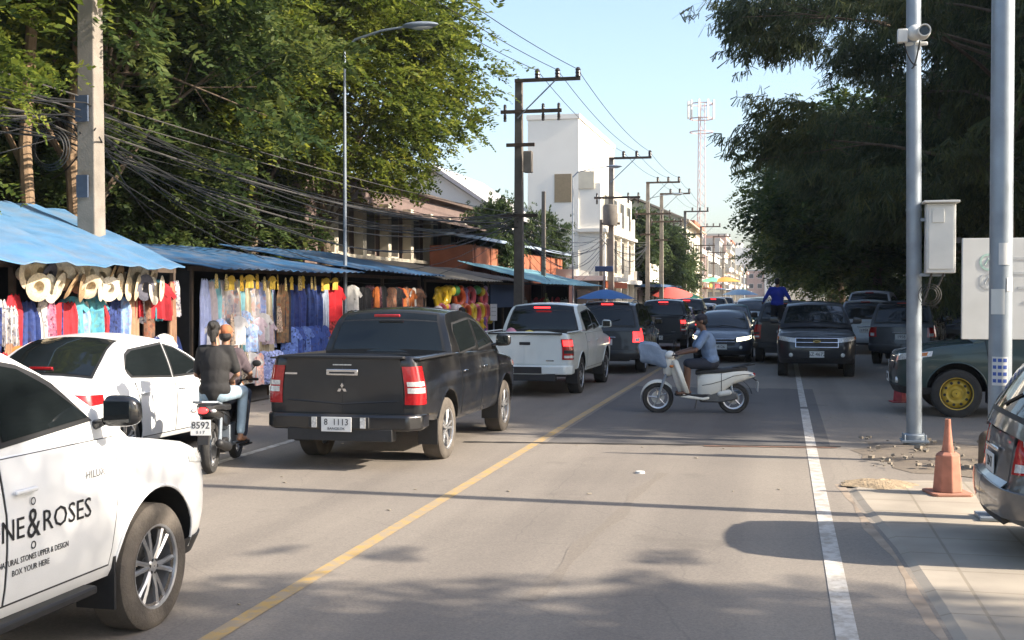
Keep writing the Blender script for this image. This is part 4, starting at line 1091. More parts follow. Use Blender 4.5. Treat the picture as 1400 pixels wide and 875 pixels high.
def worn_paint(name, col, under, thr=.52):
    m, nt, b, N, L = nodes(name); tc = N.new('ShaderNodeTexCoord')
    nz = N.new('ShaderNodeTexNoise'); nz.inputs['Scale'].default_value = 7; nz.inputs['Detail'].default_value = 9; nz.inputs['Roughness'].default_value = .7; L.new(tc.outputs['Object'], nz.inputs['Vector'])
    mr = N.new('ShaderNodeMapRange'); mr.inputs[1].default_value = thr; mr.inputs[2].default_value = thr + .14; mr.inputs[4].default_value = .85; L.new(nz.outputs[0], mr.inputs[0])
    mx = N.new('ShaderNodeMix'); mx.data_type = 'RGBA'; L.new(mr.outputs[0], mx.inputs[0]); mx.inputs[6].default_value = (*col, 1); mx.inputs[7].default_value = (*under, 1)
    L.new(mx.outputs[2], b.inputs['Base Color']); b.inputs['Roughness'].default_value = .8; return m
WPAINT = worn_paint('worn_white_paint', (.55, .52, .47), (.33, .29, .24), .44); YPAINT = worn_paint('worn_yellow_paint', (.46, .30, .10), (.32, .26, .19), .41)

surf('ground', -900, 900, -60, 1500, 0, SOIL)
surf('road', -7.0, 1.9, -40, 900, .008, ASPH)
surf('road_shoulder', -9.6, -7.0, -40, 900, .006, ASPH2)
surf('parking_ground', 1.9, 16, 13.4, 130, .005, ASPH2)
surf('stall_pavement', -14, -9.6, -10, 300, .03, PAVE)
def line(name, x, w, y0, y1, m, z=.013): return surf(name, x - w / 2, x + w / 2, y0, y1, z, m)
line('centre_line', -3.22, .12, -10, 500, YPAINT)
line('edge_line', .375, .13, -10, 21.5, WPAINT); line('edge_line', .375, .12, 21.8, 300, WPAINT)
line('edge_line', -6.52, .11, -10, 300, WPAINT)
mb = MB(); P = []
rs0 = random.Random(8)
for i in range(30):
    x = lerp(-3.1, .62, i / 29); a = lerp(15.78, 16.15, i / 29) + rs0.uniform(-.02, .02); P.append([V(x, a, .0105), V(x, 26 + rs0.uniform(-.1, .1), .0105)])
mb.grid(P); tag(mb.build('asphalt_patch', ground_mat('older_shaded_asphalt', (.15, .14, .13), (.18, .165, .15), (.235, .21, .18), tracks=True), None, smooth=False, fix=False), kind='structure')  # older asphalt, with the shade on this stretch also put into its colour
# trench patch across the road, the pole's shadow line included in its dark colour
TR = ground_mat('trench_and_pole_shadow_asphalt', (.045, .042, .04), (.06, .055, .05), (.09, .075, .06), sc=1.5)
mb = MB(); P = []
for i in range(40):
    x = lerp(-4.2, .75, i / 39); c = lerp(15.65, 16.22, (x + 4.2) / 4.95); w = .055 + .02 * math.sin(i * 1.7)
    P.append([V(x, c - w, .0145), V(x, c + w, .0145)])
mb.grid(P); tag(mb.build('trench_patch', TR, None, smooth=False, fix=False), kind='structure')
RB = mat('reddish_patch', (.20, .11, .075), .9, noise=.3, scale=10)
mb = MB(); P = []
for i in range(14):
    x = lerp(-1.0, .7, i / 13); c = lerp(16.02, 16.22, (x + 1.0) / 1.7) - .12; w = .04 + .012 * math.sin(i * 2.3)
    P.append([V(x, c - w, .0165), V(x, c + w, .0165)])
mb.grid(P); tag(mb.build('trench_patch', RB, None, smooth=False, fix=False), kind='structure')
OIL = ground_mat('oil_drip_asphalt', (.235, .202, .165), (.265, .228, .188), (.30, .26, .205))
mb = MB(); P = []
for i in range(30):
    y = lerp(7.6, 13.4, i / 29); w = .055 + .02 * math.sin(i * .9); x = -1.62 + .05 * (y - 7.6) + .03 * math.sin(i * .5); P.append([V(x - w, y, .0105), V(x + w, y, .0105)])
mb.grid(P); tag(mb.build('oil_streak', OIL, None, smooth=False, fix=False), kind='structure')
# paved forecourt (sidewalk) on the right with rounded ramped lip
mb = MB(); poly = [(1.12, -12), (1.10, 5), (1.02, 8), (.95, 9.8), (.80, 11.6), (.74, 12.6), (.85, 13.2), (1.5, 13.35), (9, 13.4), (9, -12)]
n = len(poly); vs = [(x, y, .03) for x, y in poly] + [(x - .09, y + (.05 if i in (6, 7, 8) else 0), .0) for i, (x, y) in enumerate(poly)]
mb.add(vs, [tuple(range(n))] + [(i, n + i, n + (i + 1) % n, (i + 1) % n) for i in range(n)])
tag(mb.build('sidewalk', TILE, None, smooth=False), kind='structure')
# orange dust along the lip
DUST = mat('orange_dust', (.36, .28, .205), .95, noise=.3, scale=5)
mb = MB(); P = []
for i in range(60):
    y = lerp(5, 13, i / 59); x = interp([(5, 1.06), (8, .98), (9.8, .90), (11.6, .75), (13, .70)], y); w = .12 + .03 * math.sin(i * .35) + .008 * math.sin(i * 1.1)
    P.append([V(x - w, y, .0095), V(x - .06, y, .016)])
mb.grid(P); tag(mb.build('dust_strip', DUST, None, smooth=False, fix=False), kind='structure')
# dirt patch around the poles
def blob(name, cx, cy, rx, ry, h, m, seed, base=.012, n=26, label=None, cat=None, kind='structure', cone=1.0):
    rs = random.Random(seed); mb = MB(); P = []
    jit = [rs.uniform(.78, 1.12) for _ in range(n)]
    for k in range(7):
        f = 1 - k / 6; ring = []
        for j in range(n + 1):
            a = 2 * PI * (j % n) / n; q = lerp(jit[j % n], 1, 1 - f); zz = h * (1 - f ** 2) + (rs.uniform(-.2, .2) * h if 0 < k < 6 and j < n else 0)
            if j == n: ring.append(V(*ring[0])); continue
            ring.append(V(cx + rx * f * q * math.cos(a), cy + ry * f * q * math.sin(a), base + zz))
        P.append(ring)
    mb.grid(P); o = mb.build(name, m, None); tag(o, label, cat, kind=kind); return o
blob('dirt_patch', 2.25, 15.5, 1.35, 1.7, .04, SOIL, 3)
blob('sand_patch', .98, 12.95, .42, .34, .05, mat('pale_sand', (.36, .27, .17), .95, noise=.3, scale=12, bump=1), 5, base=.026)
RUB = mat('broken_concrete', (.26, .22, .17), .95, noise=.35, scale=9, bump=.6)
mb = MB()
rs = random.Random(4)
for i in range(75):
    x, y = (rs.uniform(1.0, 3.2), rs.uniform(14, 17)) if i < 85 else (rs.gauss(.98, .2), rs.gauss(12.95, .15)); s = rs.uniform(.008, .032) * (1.6 if i < 6 else 1)
    mb.box((x, y, .06 + s * .3), (s * 2, s * 1.5, s), 0, Matrix.Rotation(rs.random() * 3, 3, 'Z') @ Matrix.Rotation(rs.uniform(-.4, .4), 3, 'X'))
tag(mb.build('rubble', RUB, None, smooth=False), 'small broken concrete chips and stones scattered on the dirt around the grey poles', 'rubble', kind='stuff')
mb = MB()
for i in range(70):
    x = rs.uniform(-9.4, 3); y = rs.uniform(6, 22); s = rs.uniform(.008, .022)
    if x > .8 and y < 13.4: continue
    mb.box((x, y, .016), (s * 2, s * 1.2, .006), 0, Matrix.Rotation(rs.random() * 3, 3, 'Z'))
tag(mb.build('litter', mat('pale_litter', (.3, .26, .2), .9, noise=.4, scale=4), None, smooth=False), 'tiny bits of litter and dry leaves lying on the road', 'litter', kind='stuff')
mb = MB(); mb.lathe([(.11, 0), (.1, .05), (.07, .055), (.001, .05)], 14, 'z', (-1.55, 13.35, .012)); 
o = mb.build('stone', WHITEM, None); o.scale = (.5, .5, .5); o.location = (-.77, 6.67, 0); tag(o, 'small pale scrap lying on the sunlit road in front of the scooter', 'litter')

# ================================================================== POLES
def ins(mb, x, y, z, h=.28, r=.075): mb.lathe([(.03, z), (r, z + .02), (r * .8, z + h * .3), (r, z + h * .4), (r * .8, z + h * .65), (r, z + h * .75), (r * .5, z + h), (.001, z + h)], 10, 'z', (x, y, 0))
INS = mat('brown_insulator', (.035, .025, .022), .3, noise=.2)
POLES = []
def utility_pole(x, y, h, label, w=.28, arms=(), m=None, grp='concrete utility poles along the left side of the road'):
    t = empty('utility_pole', (x, y, 0), 0, label, 'utility pole', grp)
    mb = MB(); a = w / 2; b_ = w * .36
    mb.prism([(-a, -a), (a, -a), (a, a), (-a, a)], -.2, .0, 'z')
    vs = [(sx * a, sy * a, -.2) for sx, sy in ((-1, -1), (1, -1), (1, 1), (-1, 1))] + [(sx * b_ * 1.0, sy * b_, h) for sx, sy in ((-1, -1), (1, -1), (1, 1), (-1, 1))]
    mb = MB(); mb.add(vs, [(0, 3, 2, 1), (4, 5, 6, 7), (0, 1, 5, 4), (1, 2, 6, 5), (2, 3, 7, 6), (3, 0, 4, 7)]); mb.build('post', m or CONC, t, bevel=.02, smooth=False)
    for (dz, x0, x1, inn) in arms:
        z = h - dz; mb = MB(); mb.box(((x0 + x1) / 2, -a - .05, z), (x1 - x0, .09, .12)); ar = mb.build('crossarm', WOODD, t)
        if inn == 'top':
            for k in range(3):
                mb = MB(); ins(mb, lerp(x0 + .8, x1 - .08, k / 2), -a - .05, z + .06, .32, .10); mb.build('insulator', INS, ar)
            mb = MB(); mb.tube([(0, -a - .08, z - 1.3), (lerp(x0, x1, .62), -a - .08, z - .05)], .025, 6); mb.build('brace', GALV, ar)
        elif inn == 'mid':
            for xx in (x0 + .15, x1 - .65, x1 - .1):
                mb = MB(); ins(mb, xx, -a - .05, z + .06, .2, .06); ins(mb, xx, -a - .05, z - .34, .28, .06); mb.build('insulator', INS, ar)
    POLES.append((x, y, h)); return t
A4 = [(.08, -.1, 2.2, 'top'), (1.15, -.6, 1.55, 'mid'), (2.3, -.4, .6, 'low'), (4.75, -.7, .7, 'low')]
A3 = [(.08, -.1, 2.2, 'top'), (2.2, -.9, 1.6, 'mid'), (3.6, -.5, .5, 'low')]
utility_pole(-11.0, 17.6, 9.6, 'pale concrete utility pole rising behind the big light blue awning at the far left', .36, [(.1, -.1, 2.2, 'top')])
utility_pole(-9.0, 41.0, 9.5, 'tall dark utility pole with three stacked crossarms, standing beside the white pickup', .34, A4, CONCD)
utility_pole(-9.1, 64.8, 9.45, 'pale utility pole with a grey transformer can, in front of the white building', .34, A3)
utility_pole(-9.0, 82, 9.7, 'utility pole just past the white building, with thin crossarm', .32, A3)
utility_pole(-9.1, 92.5, 9.8, 'utility pole before the roadside trees, fourth one with crossarms after the dark pole', .34, A3)
utility_pole(-9.0, 114, 9.9, 'utility pole in front of the green roadside trees, farthest that stands clear', .34, A3)
for i, (x, y) in enumerate(((-9.1, 138), (-9.0, 162), (-9.1, 190))):
    utility_pole(x, y, 9.8, 'faint far utility pole, %s beyond the green roadside trees' % ('first', 'second', 'third')[i], .34, A3)
# transformer can and clamp band on poles
mb = MB(); mb.lathe([(.001, 5.7), (.36, 5.75), (.4, 5.9), (.4, 6.75), (.34, 6.85), (.001, 6.9)], 16, 'z', (-9.1, 64.45, 0)); tr_ = mb.build('transformer', CONCD, None); tag(tr_, 'grey transformer can mounted on the pole before the white building', 'transformer')
mb = MB(); mb.box((-8.62, 40.75, 6.6), (.3, .25, .75)); o = mb.build('junction_box', CONC, None, bevel=.03); tag(o, 'grey switch box fixed high on the dark utility pole', 'electrical box')
mb = MB(); mb.box((-11.02, 17.38, 5.0), (.22, .04, .42)); o = mb.build('pole_plate', mat('faded_blue_plate', (.06, .08, .12), .6), None); tag(o, 'upper dark blue plate fixed to the pale pole at far left', 'pole plate'); mb = MB(); mb.box((-11.02, 17.38, 3.75), (.2, .04, .36)); o = mb.build('pole_plate', MATS['faded_blue_plate'], None); tag(o, 'lower dark blue plate on the pale pole, just above the awning', 'pole plate')
# plain posts between
for x, y, h, lb in ((-10.4, 52.5, 6.6, 'thin bare concrete post beside the orange brick wall'), (-9.9, 66.5, 6.2, 'slim pale post under the transformer pole')):
    utility_pole(x, y, h, lb, .22, [], CONCD, None)

def sag(p, q, s, n=14): return [p.lerp(q, i / n) - V(0, 0, s * 4 * (i / n) * (1 - i / n)) for i in range(n + 1)]
def cable(label, pts, sg, r=.012, m=None, group=None):
    mb = MB(); L_ = []
    for a, b_ in zip(pts, pts[1:]):
        q = sag(V(*a), V(*b_), sg * (V(*b_) - V(*a)).length / 24); L_ += q if not L_ else q[1:]
    mb.tube(L_, r, 5); o = mb.build('power_cable' if r < .013 else 'telephone_cable', m or CABLE, None); tag(o, label, 'cable', group)
prev = [(-11, 17.6 - 24, 9.6)] + POLES[:6]
for k in range(3):
    xo = [.7, 1.4, 2.1][k]
    cable('thin overhead power line strung over the pole tops, %s' % ('nearest the poles', 'middle one of three', 'outermost over the road')[k], [(x + xo, y - .2, h + .24) for x, y, h in prev], .35, .012, group='overhead power lines')
rs = random.Random(12)
for k in range(20):
    dz = rs.uniform(0, .9); xo = rs.uniform(-.9, .1); s = rs.choice([.2, .4, .6, .9, 1.2, 1.8]) * rs.uniform(.7, 1.3)
    pts = [(-11 + xo - .3, -6, 6.4 - dz), (-11.0 + xo, 17.3, 5.25 - dz * .8), (-9 + xo * .6, 40.7, 4.85 - dz * .7), (-9.1 + xo * .6, 64.5, 5.3 - dz * .6), (-9, 82, 5.6 - dz * .5)]
    if k > 12: pts = pts[:3]
    if k > 17: pts = pts[:2]
    cable('dark sagging telephone cable in the tangled bundle slung between the poles above the stalls', pts, s, rs.choice([.007, .009, .012, .018]), rs.choice([CABLE, CABLE, CABLE, CABLEG]), 'tangled telephone cables over the stalls')
for k in range(7):   # service drops and branches of the bundle towards the houses
    a = (-11 + rs.uniform(-.2, .4), 17.4, 4.9 - rs.uniform(0, .5)); b_ = (-15.5 + rs.uniform(-1, 1), 22 + k * 3.1, 4.2 + rs.uniform(-.6, 1.2))
    cable('thin service cable running from the left pole into the trees', [a, b_], rs.uniform(.5, 1.6), .013, CABLE, 'service cables among the trees')
for k in range(9):
    a = (-9, 40.8, 4.9 - rs.uniform(0, .6)); b_ = (-14 + rs.uniform(-.5, .5), 36 + k * 3.5, 4.4 + rs.uniform(-.5, 1.3))
    cable('thin service cable from the dark pole to the brown-roofed house', [a, b_], rs.uniform(.4, 1.2), .013, CABLE, 'service cables to the brown house')
# cable coil on left pole
mb = MB()
for k in range(3): mb.lathe([(.26 + .04 * k, 0), (.272 + .04 * k, .012), (.26 + .04 * k, .024), (.26 + .04 * k, 0)], 24, 'y', (-11.5, 17.2 + k * .02, 4.35))
o = mb.build('cable_coil', CABLE, None); tag(o, 'coil of spare black cable hung beside the pale left pole', 'cable coil')

def lamp_pole(x, y, h, label, arm=1.9, r=.042):
    t = empty('street_lamp', (x, y, 0), 0, label, 'street lamp', 'tall galvanised street lamps on the left')
    mb = MB(); mb.tube([(0, 0, 0), (0, 0, h * .5), (0, 0, h - .25)], [r * 1.25, r, r * .7], 10); mb.build('post', GALV, t)
    mb = MB(); mb.tube([(0, 0, h - .3), (.25, 0, h - .05), (arm * .6, 0, h + .12), (arm, 0, h + .18)], [.035, .03, .025, .025], 8); mb.build('arm', GALV, t)
    mb = MB(); mb.ell((arm + .32, 0, h + .2), (.42, .15, .075)); hd = mb.build('lamp_head', GALV, t)
    mb = MB(); mb.ell((arm + .36, 0, h + .155), (.26, .11, .06)); mb.build('lamp_glass', WHITEM, hd)
lamp_pole(XY(472, 25.5), 25.5, 7.75, 'tall thin street lamp in front of the leafy tree, nearest on the left', 1.45)
lamp_pole(XY(783, 60.5), 60.5, 8.3, 'tall thin street lamp before the white building, arm reaching over the road', 1.8)
lamp_pole(XY(884, 84), 84, 8.8, 'far street lamp next to the green roadside trees', 1.8)

# ---- right-hand galvanised poles
px1, py1 = 1.70, 16.55
t = empty('camera_pole', (px1, py1, 0), 0, 'grey galvanised pole carrying a security camera and a white cabinet', 'pole'); t.rotation_euler = (0, R(-.45), 0)
mb = MB(); mb.tube([(0, 0, 0), (0, 0, 4), (0, 0, 9)], [.098, .095, .09], 20); mb.build('post', GALV, t)
mb = MB(); mb.box((0, 0, .08), (.34, .34, .03)); mb.lathe([(.14, .02), (.14, .16), (.105, .18)], 16, 'z')
for a in (0, 1, 2, 3): mb.tube([(.13 * (1 if a < 2 else -1), .13 * (1 if a % 2 else -1), .05), (.13 * (1 if a < 2 else -1), .13 * (1 if a % 2 else -1), .17)], .014, 6)
mb.build('base_plate', GALV, t, bevel=.005)
for z in (1.15, 2.25, 3.1):
    mb = MB(); mb.lathe([(.090, z), (.103, z), (.103, z + .03), (.090, z + .03)], 20, 'z'); mb.build('band', GALV, t)
c = empty('security_camera', (px1 - .02, py1 - .12, 5.38), 0, 'white security camera with dark lens hood high on the grey pole', 'camera'); c.scale = (.8, .8, .8)
mb = MB(); mb.ell((-.02, 0, .03), (.14, .12, .13)); mb.lathe([(.001, -.02), (.105, -.03), (.11, -.2), (.10, -.34), (.085, -.34), (.08, -.25), (.001, -.25)], 18, 'y', (.09, 0, -.0)); mb.build('housing', WHITEM, c)
mb = MB(); mb.lathe([(.001, -.28), (.075, -.28)], 18, 'y', (.09, 0, 0)); mb.build('lens', GLASS, c)
mb = MB(); mb.box((-.22, -.02, -.02), (.16, .12, .22)); mb.box((.0, .06, -.14), (.36, .05, .06)); mb.build('bracket', WHITEM, c, bevel=.015)
mb = MB(); mb.tube(sag(V(-.2, -.03, -.12), V(.0, -.04, -.5), .1), .012, 6); mb.tube(sag(V(.05, -.03, -.1), V(-.08, -.04, -.55), .12), .012, 6); mb.build('wire', CABLE, c)
cb = empty('cabinet', (px1 + .29, py1 - .1, 2.28), 0, 'white metal equipment cabinet strapped to the grey camera pole', 'cabinet')
mb = MB(); mb.box((0, 0, .45), (.36, .26, .9)); mb.build('casing', WHITEM, cb, bevel=.01)
mb = MB(); mb.box((.0, -.02, .92), (.44, .36, .03)); mb.build('lid', WHITEM, cb, bevel=.006)
mb = MB(); mb.box((.0, -.136, .46), (.31, .014, .82)); dd = mb.build('door', WHITEM, cb, bevel=.004)
mb = MB(); mb.box((-.04, -.147, .74), (.15, .012, .18)); mb.build('vent_plate', WHITEM, dd, bevel=.004)
mb = MB(); mb.box((.215, -.1, .42), (.05, .03, .07)); mb.build('latch', BLACK, dd)
mb = MB(); mb.box((-.14, .05, -.02), (.42, .06, .04)); mb.box((-.2, .05, .7), (.08, .06, .04)); mb.build('bracket', GALV, cb)
mb = MB()
for k in range(3): mb.lathe([(.08 + .03 * k, 0), (.088 + .03 * k, .01), (.08 + .03 * k, .02), (.08 + .03 * k, 0)], 18, 'y', (-.12, -.06 + .02 * k, -.28))
mb.tube(sag(V(-.1, 0, 0), V(-.22, 0, -.42), .06), .014, 6); mb.tube(sag(V(.05, 0, 0), V(-.05, 0, -.2), .03), .012, 6); mb.build('cable_loop', CABLEG, cb)

px2, py2 = XY(1368, 11.2), 11.2
t = empty('sign_pole', (px2, py2, .03), 0, 'thicker grey galvanised pole at the right, wrapped with paper stickers', 'pole')
mb = MB(); mb.tube([(0, 0, 0), (0, 0, 4), (0, 0, 8)], [.098, .096, .093], 22); mb.build('post', GALV, t)
mb = MB(); mb.box((0, 0, .02), (.36, .36, .03)); mb.build('base_plate', GALV, t, bevel=.005)
PAPER = mat('white_paper', (.6, .6, .58), .8, noise=.08); BLUEP = mat('blue_ink', (.05, .10, .35), .7)
def wrap(z0, z1, a0, a1, m, nm, rr=.1005):
    mb = MB(); mb.grid([[V(rr * math.cos(lerp(a0, a1, j / 8)), rr * math.sin(lerp(a0, a1, j / 8)), z) for j in range(9)] for z in (z0, z1)]); return mb.build(nm, m, t)
s1 = wrap(1.18, 1.43, R(-140), R(-60), PAPER, 'sticker')
for k in range(4):
    for j in range(3):
        wrap(1.385 - k * .06, 1.415 - k * .06, R(-135 + j * 25), R(-117 + j * 25), BLUEP, 'sticker_print', .102)
wrap(2.23, 2.42, R(-110), R(-45), PAPER, 'sticker'); wrap(1.80, 2.02, R(-150), R(-80), WHITEM, 'sticker'); wrap(2.0, 2.12, R(-70), R(-30), PAPER, 'sticker')
# big white notice board
t = empty('notice_board', (2.75, 14.9, 0), R(4), 'large white notice board on two posts with faint round green logos', 'sign')
mb = MB(); mb.box((0, 0, 2.07), (1.42, .05, 1.18)); mb.build('panel', mat('board_white', (.60, .60, .57), .6, noise=.06, scale=3, dirt=.12), t, bevel=.006)
for s in (-.18, .6):
    mb = MB(); mb.tube([(s, .06, 0), (s, .06, 2.6)], .03, 8); mb.build('post', GALV, t)
GRN = mat('pale_green_print', (.40, .56, .48), .7); GRY = mat('grey_print', (.45, .46, .45), .7)
for z, m_ in ((2.38, GRN), (2.16, GRY)):
    mb = MB(); mb.lathe([(.075, -.027), (.10, -.027), (.10, -.030), (.075, -.030), (.075, -.027)], 24, 'y', (-.42, 0, z)); mb.tube([(-.46, -.028, z - .03), (-.42, -.028, z + .04), (-.38, -.028, z - .03)], .008, 5); mb.build('logo', m_, t)
for k in range(4):
    mb = MB(); mb.box((.05 + .03 * k, -.028, 2.42 - k * .17), (.5 - .05 * k, .004, .03)); mb.build('printed_line', GRY, t)

# traffic cone
def cone(label, x, y, z, s, col):
    t = empty('traffic_cone', (x, y, z), R(12), label, 'traffic cone'); t.scale = (s, s, s)
    mc = mat('faded_orange_%d' % int(x * 10), col, .7, noise=.25, scale=9, dirt=.6)
    mb = MB(); mb.lathe([(.0, .78), (.028, .78), (.032, .70), (.05, .52), (.082, .32), (.12, .05), (.12, .02)], 24, 'z'); mb.build('body', mc, t)
    mb = MB(); mb.lathe([(.08, .44), (.125, .41), (.14, .2), (.155, .03), (.14, .025)], 8, 'z'); 
    for i in range(3): pass
    mb.build('sleeve', mc, t, smooth=False, bevel=.01)
    mb = MB(); mb.prism([(-.21, -.17), (-.17, -.21), (.17, -.21), (.21, -.17), (.21, .17), (.17, .21), (-.17, .21), (-.21, .17)], 0, .028, 'z'); mb.build('base', mc, t, bevel=.008)
cone('faded orange traffic cone with chipped base on the pavement beside the silver car', 1.60, 12.5, .03, .95, (.42, .17, .11))
cone('small pinkish red cone half hidden behind the grey camera pole', XY(1231, 23.3), 23.3, .006, .8, (.45, .06, .07))
mb = MB(); mb.cap((2.3, 14.4, .1), .13, (2.28, 14.45, .36), .10); mb.cap((2.36, 14.4, .05), .10, (2.45, 14.3, .2), .06); o = mb.build('tree_stump', BARK, None); tag(o, 'short brown tree stump behind the thicker grey pole', 'stump')
HAZE = .0003
# ================================================================== STALLS
TARP = mat('light_blue_tarp', (.085, .20, .35), .5, noise=.22, scale=1.5, bump=.6, bscale=3, dirt=.45)
TARPD = mat('blue_metal_roof', (.024, .09, .20), .5, noise=.25, scale=2, dirt=.55)
TARPC = mat('cyan_awning_roof', (.16, .36, .42), .5, noise=.12, scale=2, dirt=.2)
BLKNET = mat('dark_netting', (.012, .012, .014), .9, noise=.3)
WOOD = mat('stall_timber', (.16, .11, .07), .8, noise=.3, scale=7)
def corr(mb, p00, p10, p11, p01, n=60, amp=.02, m_=10, th=.012):
    P = []
    for i in range(m_ + 1):
        row = []
        for j in range(n + 1):
            a = V(*p00).lerp(V(*p10), j / n); b_ = V(*p01).lerp(V(*p11), j / n); p = a.lerp(b_, i / m_); row.append(p + V(0, 0, amp * math.sin(j * PI / 1.5) + .012 * math.sin(i * 2.1 + j * .13)))
        P.append(row)
    return mb.slab(P, (0, 0, 1), th)
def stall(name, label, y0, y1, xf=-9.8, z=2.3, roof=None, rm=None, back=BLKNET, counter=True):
    t = empty(name, (0, 0, 0), 0, label, 'market stall', 'roadside market stalls on the left')
    for y in (y0 + .06, (y0 + y1) / 2, y1 - .06):
        mb = MB(); mb.box((xf - .05, y, 1.2), (.07, .07, 2.5)); mb.build('post', WOODD, t)
    mb = MB(); mb.box((xf - .05, (y0 + y1) / 2, z + .10), (.06, y1 - y0, .08)); mb.build('beam', WOODD, t)
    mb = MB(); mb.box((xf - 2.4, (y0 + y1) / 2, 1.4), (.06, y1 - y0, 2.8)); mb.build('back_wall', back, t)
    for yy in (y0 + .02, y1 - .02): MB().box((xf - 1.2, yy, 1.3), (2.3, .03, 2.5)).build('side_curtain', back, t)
    if counter:
        mb = MB(); mb.box((xf - .5, (y0 + y1) / 2, .62), (.8, y1 - y0 - .5, .05)); 
        for y in (y0 + .4, y1 - .4): mb.box((xf - .2, y, .3), (.05, .05, .6)); mb.box((xf - .8, y, .3), (.05, .05, .6))
        mb.build('table', WOOD, t)
    mb = MB(); roof(mb); mb.build('roof', rm, t, smooth=True)
    return t
def roofA(mb):
    # upper slope then front apron, hipped towards the far end
    P = []; n = 34
    for i in range(9):
        f = i / 8; row = []
        if f <= .7: g = f / .7; x = lerp(-12.4, -10.05, g); z = lerp(3.52, 2.78, g); ye = lerp(19.0, 17.6, g)
        else: g = (f - .7) / .3; x = lerp(-10.05, -9.15, g); z = lerp(2.78, 2.42, g); ye = lerp(17.6, 17.25, g)
        for j in range(n + 1):
            y = lerp(9.5, ye, j / n); row.append(V(x, y, z + .035 * math.sin(j * .9 + f * 3) * (1 - abs(f - .5)) + .02 * math.sin(j * 2.3) - .035 * (1 if 0 < i < 8 else 0)))
        P.append(row)
    mb.slab(P, (0, 0, 1), .02)
stall('market_stall', 'hat and clothes stall under the big light blue tarpaulin awning, nearest on the left', 9.6, 18.2, z=2.3, roof=roofA, rm=TARP)
stall('market_stall', 'fabric stall under blue metal roofing hung with pastel and navy clothes', 18.7, 25.2, z=2.35, roof=lambda mb: corr(mb, (-9.15, 18.4, 2.44), (-9.15, 25.6, 2.50), (-12.6, 25.6, 3.05), (-12.6, 18.4, 3.0)), rm=TARPD)
stall('market_stall', 'dim clothing stall with brown and red goods behind the black pickup', 25.6, 32.0, z=2.35, roof=lambda mb: corr(mb, (-9.1, 25.3, 2.56), (-9.2, 32.3, 2.52), (-12.6, 32.3, 3.2), (-12.6, 25.3, 3.15)), rm=TARPD)
stall('market_stall', 'bright toy and swimming ring stall lit by the sun', 32.4, 39.2, z=2.3, roof=lambda mb: corr(mb, (-9.2, 32.2, 2.44), (-9.2, 39.4, 2.44), (-12.6, 39.4, 3.1), (-12.6, 32.2, 3.1)), rm=mat('rusty_grey_roof', (.24, .2, .15), .8, noise=.3, scale=3))
stall('market_stall', 'closed dark stall behind the tall dark pole', 39.8, 44.5, z=2.3, roof=lambda mb: corr(mb, (-9.4, 39.6, 2.5), (-9.4, 44.7, 2.5), (-12.2, 44.7, 3.0), (-12.2, 39.6, 3.0)), rm=mat('grey_brown_roof', (.12, .10, .085), .85, noise=.3, scale=3), counter=False)
stall('market_stall', 'dark shop front under the pale cyan awning past the dark pole', 45, 58, xf=-10.2, z=2.35, roof=lambda mb: corr(mb, (-8.8, 44.5, 2.42), (-8.6, 58.5, 2.42), (-12.2, 58.5, 3.25), (-12.2, 44.5, 3.3)), rm=TARPC, counter=False)
mb = MB(); mb.box((-9.78, 42.1, 1.95), (.04, 4.3, .8)); o = mb.build('blue_valance', mat('deep_blue_canvas', (.02, .045, .10), .8), None); tag(o, 'dark blue canvas valance hanging across the closed dark stall', 'canvas')

# ---- goods
def shirt_mesh():
    mb = MB(); P = []
    out = [(-.13, 0), (.13, 0)]
    for i in range(13):
        t = i / 12; z = -.72 * t
        w = interp([(0, .10), (.05, .2), (.12, .27), (.2, .23), (.3, .215), (1, .25)], t)
        P.append([V(w * (j / 10 * 2 - 1), .025 * math.sin(j * 1.25 + 1) * (.3 + t) - .012, z - .02 * abs(j / 10 * 2 - 1)) for j in range(11)])
    mb.slab(P, (0, 1, 0), .03)
    for s in (1, -1):
        mb.add([(s * .20, -.015, -.06), (s * .38, -.01, -.26), (s * .30, -.01, -.32), (s * .2, -.015, -.22), (s * .20, .02, -.06), (s * .38, .015, -.26), (s * .30, .015, -.32), (s * .2, .02, -.22)], [(0, 1, 2, 3), (4, 7, 6, 5), (0, 4, 5, 1), (1, 5, 6, 2), (2, 6, 7, 3)])
    return mb
def strip_mesh(w, h, seed):
    rs = random.Random(seed); mb = MB(); P = []; ph = rs.random() * 6
    for i in range(15):
        t = i / 14; ww = w * (.55 + .45 * min(1, t * 5)) * (1 + .08 * math.sin(t * 5 + ph))
        P.append([V(ww * (j / 12 - .5), .035 * math.sin(j * 1.55 + ph + t) * (.4 + .8 * t), -h * t - .02 * math.sin(j * 1.3 + ph)) for j in range(13)])
    return mb.slab(P, (0, 1, 0), .015)
def pants_mesh():
    mb = MB()
    for s in (1, -1):
        P = []
        for i in range(9):
            t = i / 8; P.append([V(s * (.005 + (.17 + .03 * t) * j / 6), .02 * math.sin(j * 2 + t * 3), -.95 * t) for j in range(7)])
        mb.slab(P, (0, 1, 0), .03)
    return mb
def hat_mesh():
    mb = MB(); mb.lathe([(.001, .13), (.06, .125), (.085, .10), (.095, .0), (.10, -.005), (.15, -.012), (.20, .005), (.205, .0), (.15, -.022), (.09, -.012), (.08, .09), (.001, .115)], 26, 'z')
    mb.lathe([(.0975, .005), (.099, .03), (.096, .035)], 26, 'z', mi=1); return mb
def ring_mesh():
    mb = MB(); R0, r0 = .26, .10; P = []
    for i in range(25):
        a = 2 * PI * i / 24; P.append([V((R0 + r0 * math.cos(b)) * math.cos(a), r0 * math.sin(b), (R0 + r0 * math.cos(b)) * math.sin(a) - .36) for b in [2 * PI * j / 10 for j in range(11)]])
    return mb.grid(P)
